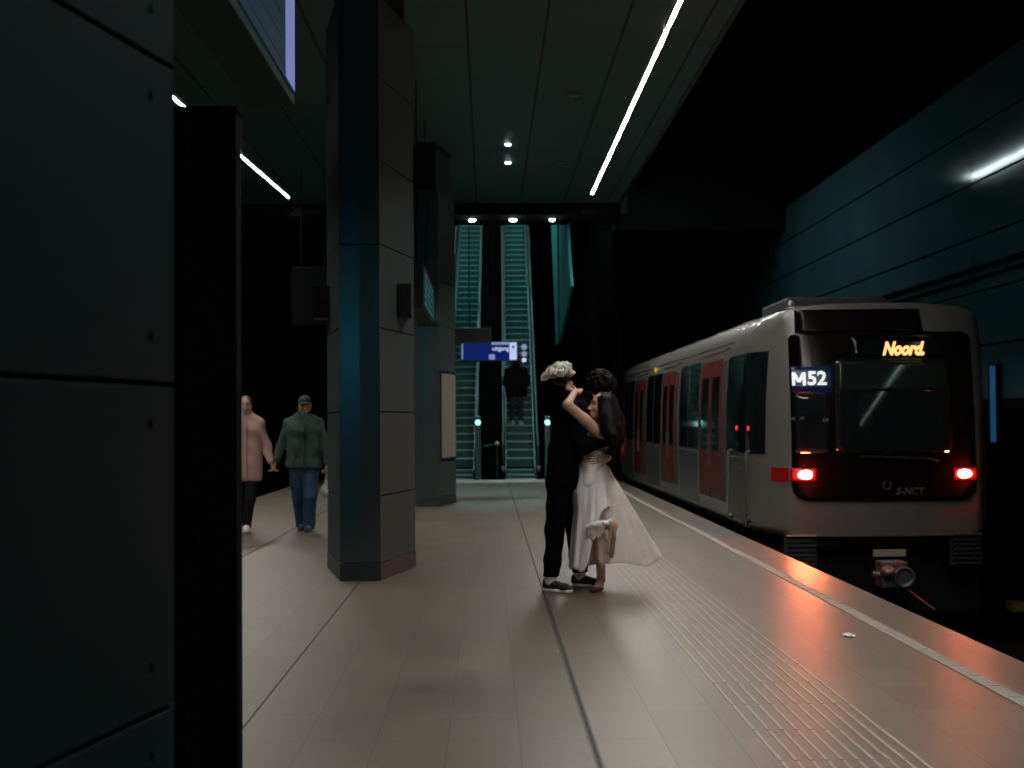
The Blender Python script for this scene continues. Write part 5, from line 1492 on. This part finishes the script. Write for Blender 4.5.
f = Field(0.012); f.ell(Pa(-0.02, 0, 0.036), (0.098, 0.083, 0.090), Ba); f.cut(Pa(0.066, 0, 0.05), Ba @ Vector((1, 0, -0.8))); f.ell(Pa(-0.11, 0, 0.0), (0.04, 0.04, 0.045), Ba)
f.build('hair', M['hair_brown'], wa, res=0.007)
face_bits(wa, Pa, Ba, 1.0, lip=M['lip'], brow=M['brow'])
f = Field(0.02); f.ell(JA['neck'] + Vector((0, -.02, -.01)), (0.075, 0.07, 0.05)); f.build('scarf', M['scarf'], wa, res=0.008, warp=folds(.005, 20, 16))
for i in (0, 1): sneaker(ftA[i], (0.05, -1), wa, M['sole_white'], M['sole_white'], sock=None)
# man in cap and green jacket
ftB = [Vector((Q(301, 523, .1).x, YP + .22, 0.088)), Vector((Q(309.5, 526).x, YP - .06, 0.088))]
knB = [Q(299, 497, .06), Q(310, 497, -.10)]
hdB = [(Q(281.5, 446, .03), Q(275.5, 462, -.05), (-0.22, 0, -1), (-1, 0, 0), 1, (.5, .7, .6)),
       (Q(325.5, 447, .02), Q(327, 464, -.03), (0, -.1, -1), (-1, 0, 0), -1, (.9, 1.1, .8))]
f, JB = walker(304, 1.1, hdB, ftB, knB, (305, 405.5, -.03), (0.05, -1, -.12), None)
mb_ = f.build('person', M['skin_tan'], res=0.007)
tag(mb_, 'man in navy cap, dark green jacket and blue jeans walking towards us', 'person')
dress_legs(JB, knB, ftB, M['denim'], mb_, r=(0.108, 0.102, 0.090, 0.082, 0.080), zcut=0.035, seed=2.1)
jb = dress_top(JB, hdB, M['green_j'], mb_, Q(304, 468).z, seed=3.3, girth=1.10)
zp = [JB['P'](0.6, 419, -.130), JB['P'](0.6, 432, -.168), JB['P'](.6, 450, -.160), JB['P'](.6, 466, -.160)]
MB().tube(zp, 0.007, 6).build('zip', M['zip'], jb, smooth=True)
f = Field(0.02)
for s in (-1, 1): f.cap(JB['neck'] + Vector((s * .055, -.05, .02)), JB['neck'] + Vector((s * .06, .04, .05)), 0.026)
f.cap(JB['neck'] + Vector((-.05, .05, .05)), JB['neck'] + Vector((.05, .05, .05)), 0.026); f.build('collar', M['green_j'], jb, res=0.008)
for s in (-1, 1): MB().tube([JB['P'](s * 7, 452, -.150), JB['P'](s * 10, 461, -.140)], 0.006, 6).build('pocket_zip', M['zip'], jb)
Pm, Bm = JB['headP']
f = Field(0.015); f.ell(Pm(-0.012, 0, 0.052), (0.110, 0.088, 0.082), Bm); f.cut(Pm(0, 0, 0.034), Bm @ Vector((0.1, 0, -1)))
cp_ = f.build('cap', M['cap_blue'], mb_, res=0.007)
f = Field(0.01); f.ell(Pm(0.105, 0, 0.040), (0.075, 0.072, 0.012), Bm); f.build('cap_brim', M['cap_blue'], cp_, res=0.006)
f = Field(0.012); f.ell(Pm(-0.025, 0, 0.010), (0.092, 0.080, 0.075), Bm); f.cut(Pm(-0.005, 0, 0), Bm @ Vector((1, 0, 0))); f.build('hair', M['hair_dark'], mb_, res=0.007)
face_bits(mb_, Pm, Bm, 1.0, lip=None, brow=M['brow'])
for i in (0, 1): sneaker(ftB[i], (-0.05, -1), mb_, M['shoe_blue'], M['shoe_blue'])
# carrier bag in his hand
M['bag'] = mat('plastic_bag', (0.45, 0.47, 0.48), rough=0.35, alpha=0.55, vary=0.1, vscale=8, bump=0.4, bscale=25)
hb_ = Q(328.5, 470, -.05); bg = empty('plastic_bag', (hb_.x, hb_.y, Q(328, 497).z))
f = Field(0.03); f.cap(Q(326.5, 482, -.05), Q(326, 492, -.05), 0.035, 0.065); f.ell(Q(326, 491, -.05), (0.085, 0.06, 0.075))
o = f.build('sack', M['bag'], None, res=0.008, warp=folds(.006, 25, 20)); o.parent = bg; o.matrix_parent_inverse = Matrix.Translation(-bg.location)
for s in (-1, 1):
    o = MB().tube([Q(326.3 + s * 1.2, 483, -.05), Q(326.6 + s * .8, 476, -.05), Q(327, 470, -.05)], [0.010, 0.007, 0.006], 8).build('handle', M['bag'], None, smooth=True)
    o.parent = bg; o.matrix_parent_inverse = Matrix.Translation(-bg.location)
tag(bg, 'pale see-through plastic bag hanging from the capped man\'s hand', 'bag')

# ------------------------------------------------------------------ rider on the right escalator
YE = Y0 + 0.25 + RUN * 6 + 0.17
zs = RISE * 6 - 0.1 + RISE
exc = at(516.5, 400, YE).x
E = lambda x, y, z: Vector((exc + x, YE + y, zs + z))
f = Field(0.03)
for s in (-1, 1):
    f.chain([E(s * .09, 0, .90), E(s * .10, -.02, .48), E(s * .11, 0, .09)], [0.075, .05, .036]); f.cap(E(s * .11, 0, .05), E(s * .13, .11, .035), .03, .022)
    f.chain([E(s * .19, 0, 1.40), E(s * .25, .02, 1.12), E(s * .20, .14, .98)], [.05, .04, .027]); hand(f, E(s * .20, .14, .98), (-s * .5, .6, 0), (0, 0, -1), s, curl=(.6, .7, .6))
    f.chain([E(s * .08, 0, .92), E(s * .075, 0, 1.1), E(s * .09, 0, 1.32)], [.1, .09, .1], k=.05)
f.cap(E(-.19, 0, 1.4), E(.19, 0, 1.4), .05); f.cap(E(0, 0, 1.4), E(0, -.01, 1.55), .055, .05)
Pe, Be = head(f, E(0, .02, 1.60), (0.05, 1, -.35), (0, .2, 1))
rd = f.build('person', M['skin'], res=0.010)
tag(rd, 'person in a big dark coat with pale shoes riding the right escalator', 'person')
f = Field(.05)
for s in (-1, 1):
    f.chain([E(s * .13, 0, .80), E(s * .13, 0, 1.05), E(s * .12, 0, 1.35)], [.15, .155, .13], k=.05); f.chain([E(s * .20, 0, 1.38), E(s * .28, .02, 1.1), E(s * .21, .12, .99)], [.09, .08, .06], k=.03)
f.cap(E(-.16, 0, 1.42), E(.16, 0, 1.42), .085); f.ell(E(0, -.04, 1.50), (.13, .12, .10)); f.cut(E(0, 0, .72), (0, 0, -1))
f.build('coat', M['black_cloth'], rd, res=0.011, warp=folds(.008, 9, 8))
f = Field(.03); f.ell(Pe(-.02, 0, .03), (.11, .095, .105), Be); f.cut(Pe(.05, 0, .0), Be @ Vector((1, 0, -.6))); f.build('hair', M['hair_dark'], rd, res=0.009)
f = Field(.03)
for s in (-1, 1): f.chain([E(s * .09, 0, .88), E(s * .10, -.02, .48), E(s * .11, 0, .10)], [.09, .07, .055], k=.02)
f.cut(E(0, 0, .08), (0, 0, -1)); f.build('trousers', mat('trousers_slate', (0.03, 0.06, 0.06), rough=.85), rd, res=0.010)
for s in (-1, 1): sneaker(E(s * .11, -.02, .088), (s * .35, 1), rd, M['sole_white'], M['sole_white'])
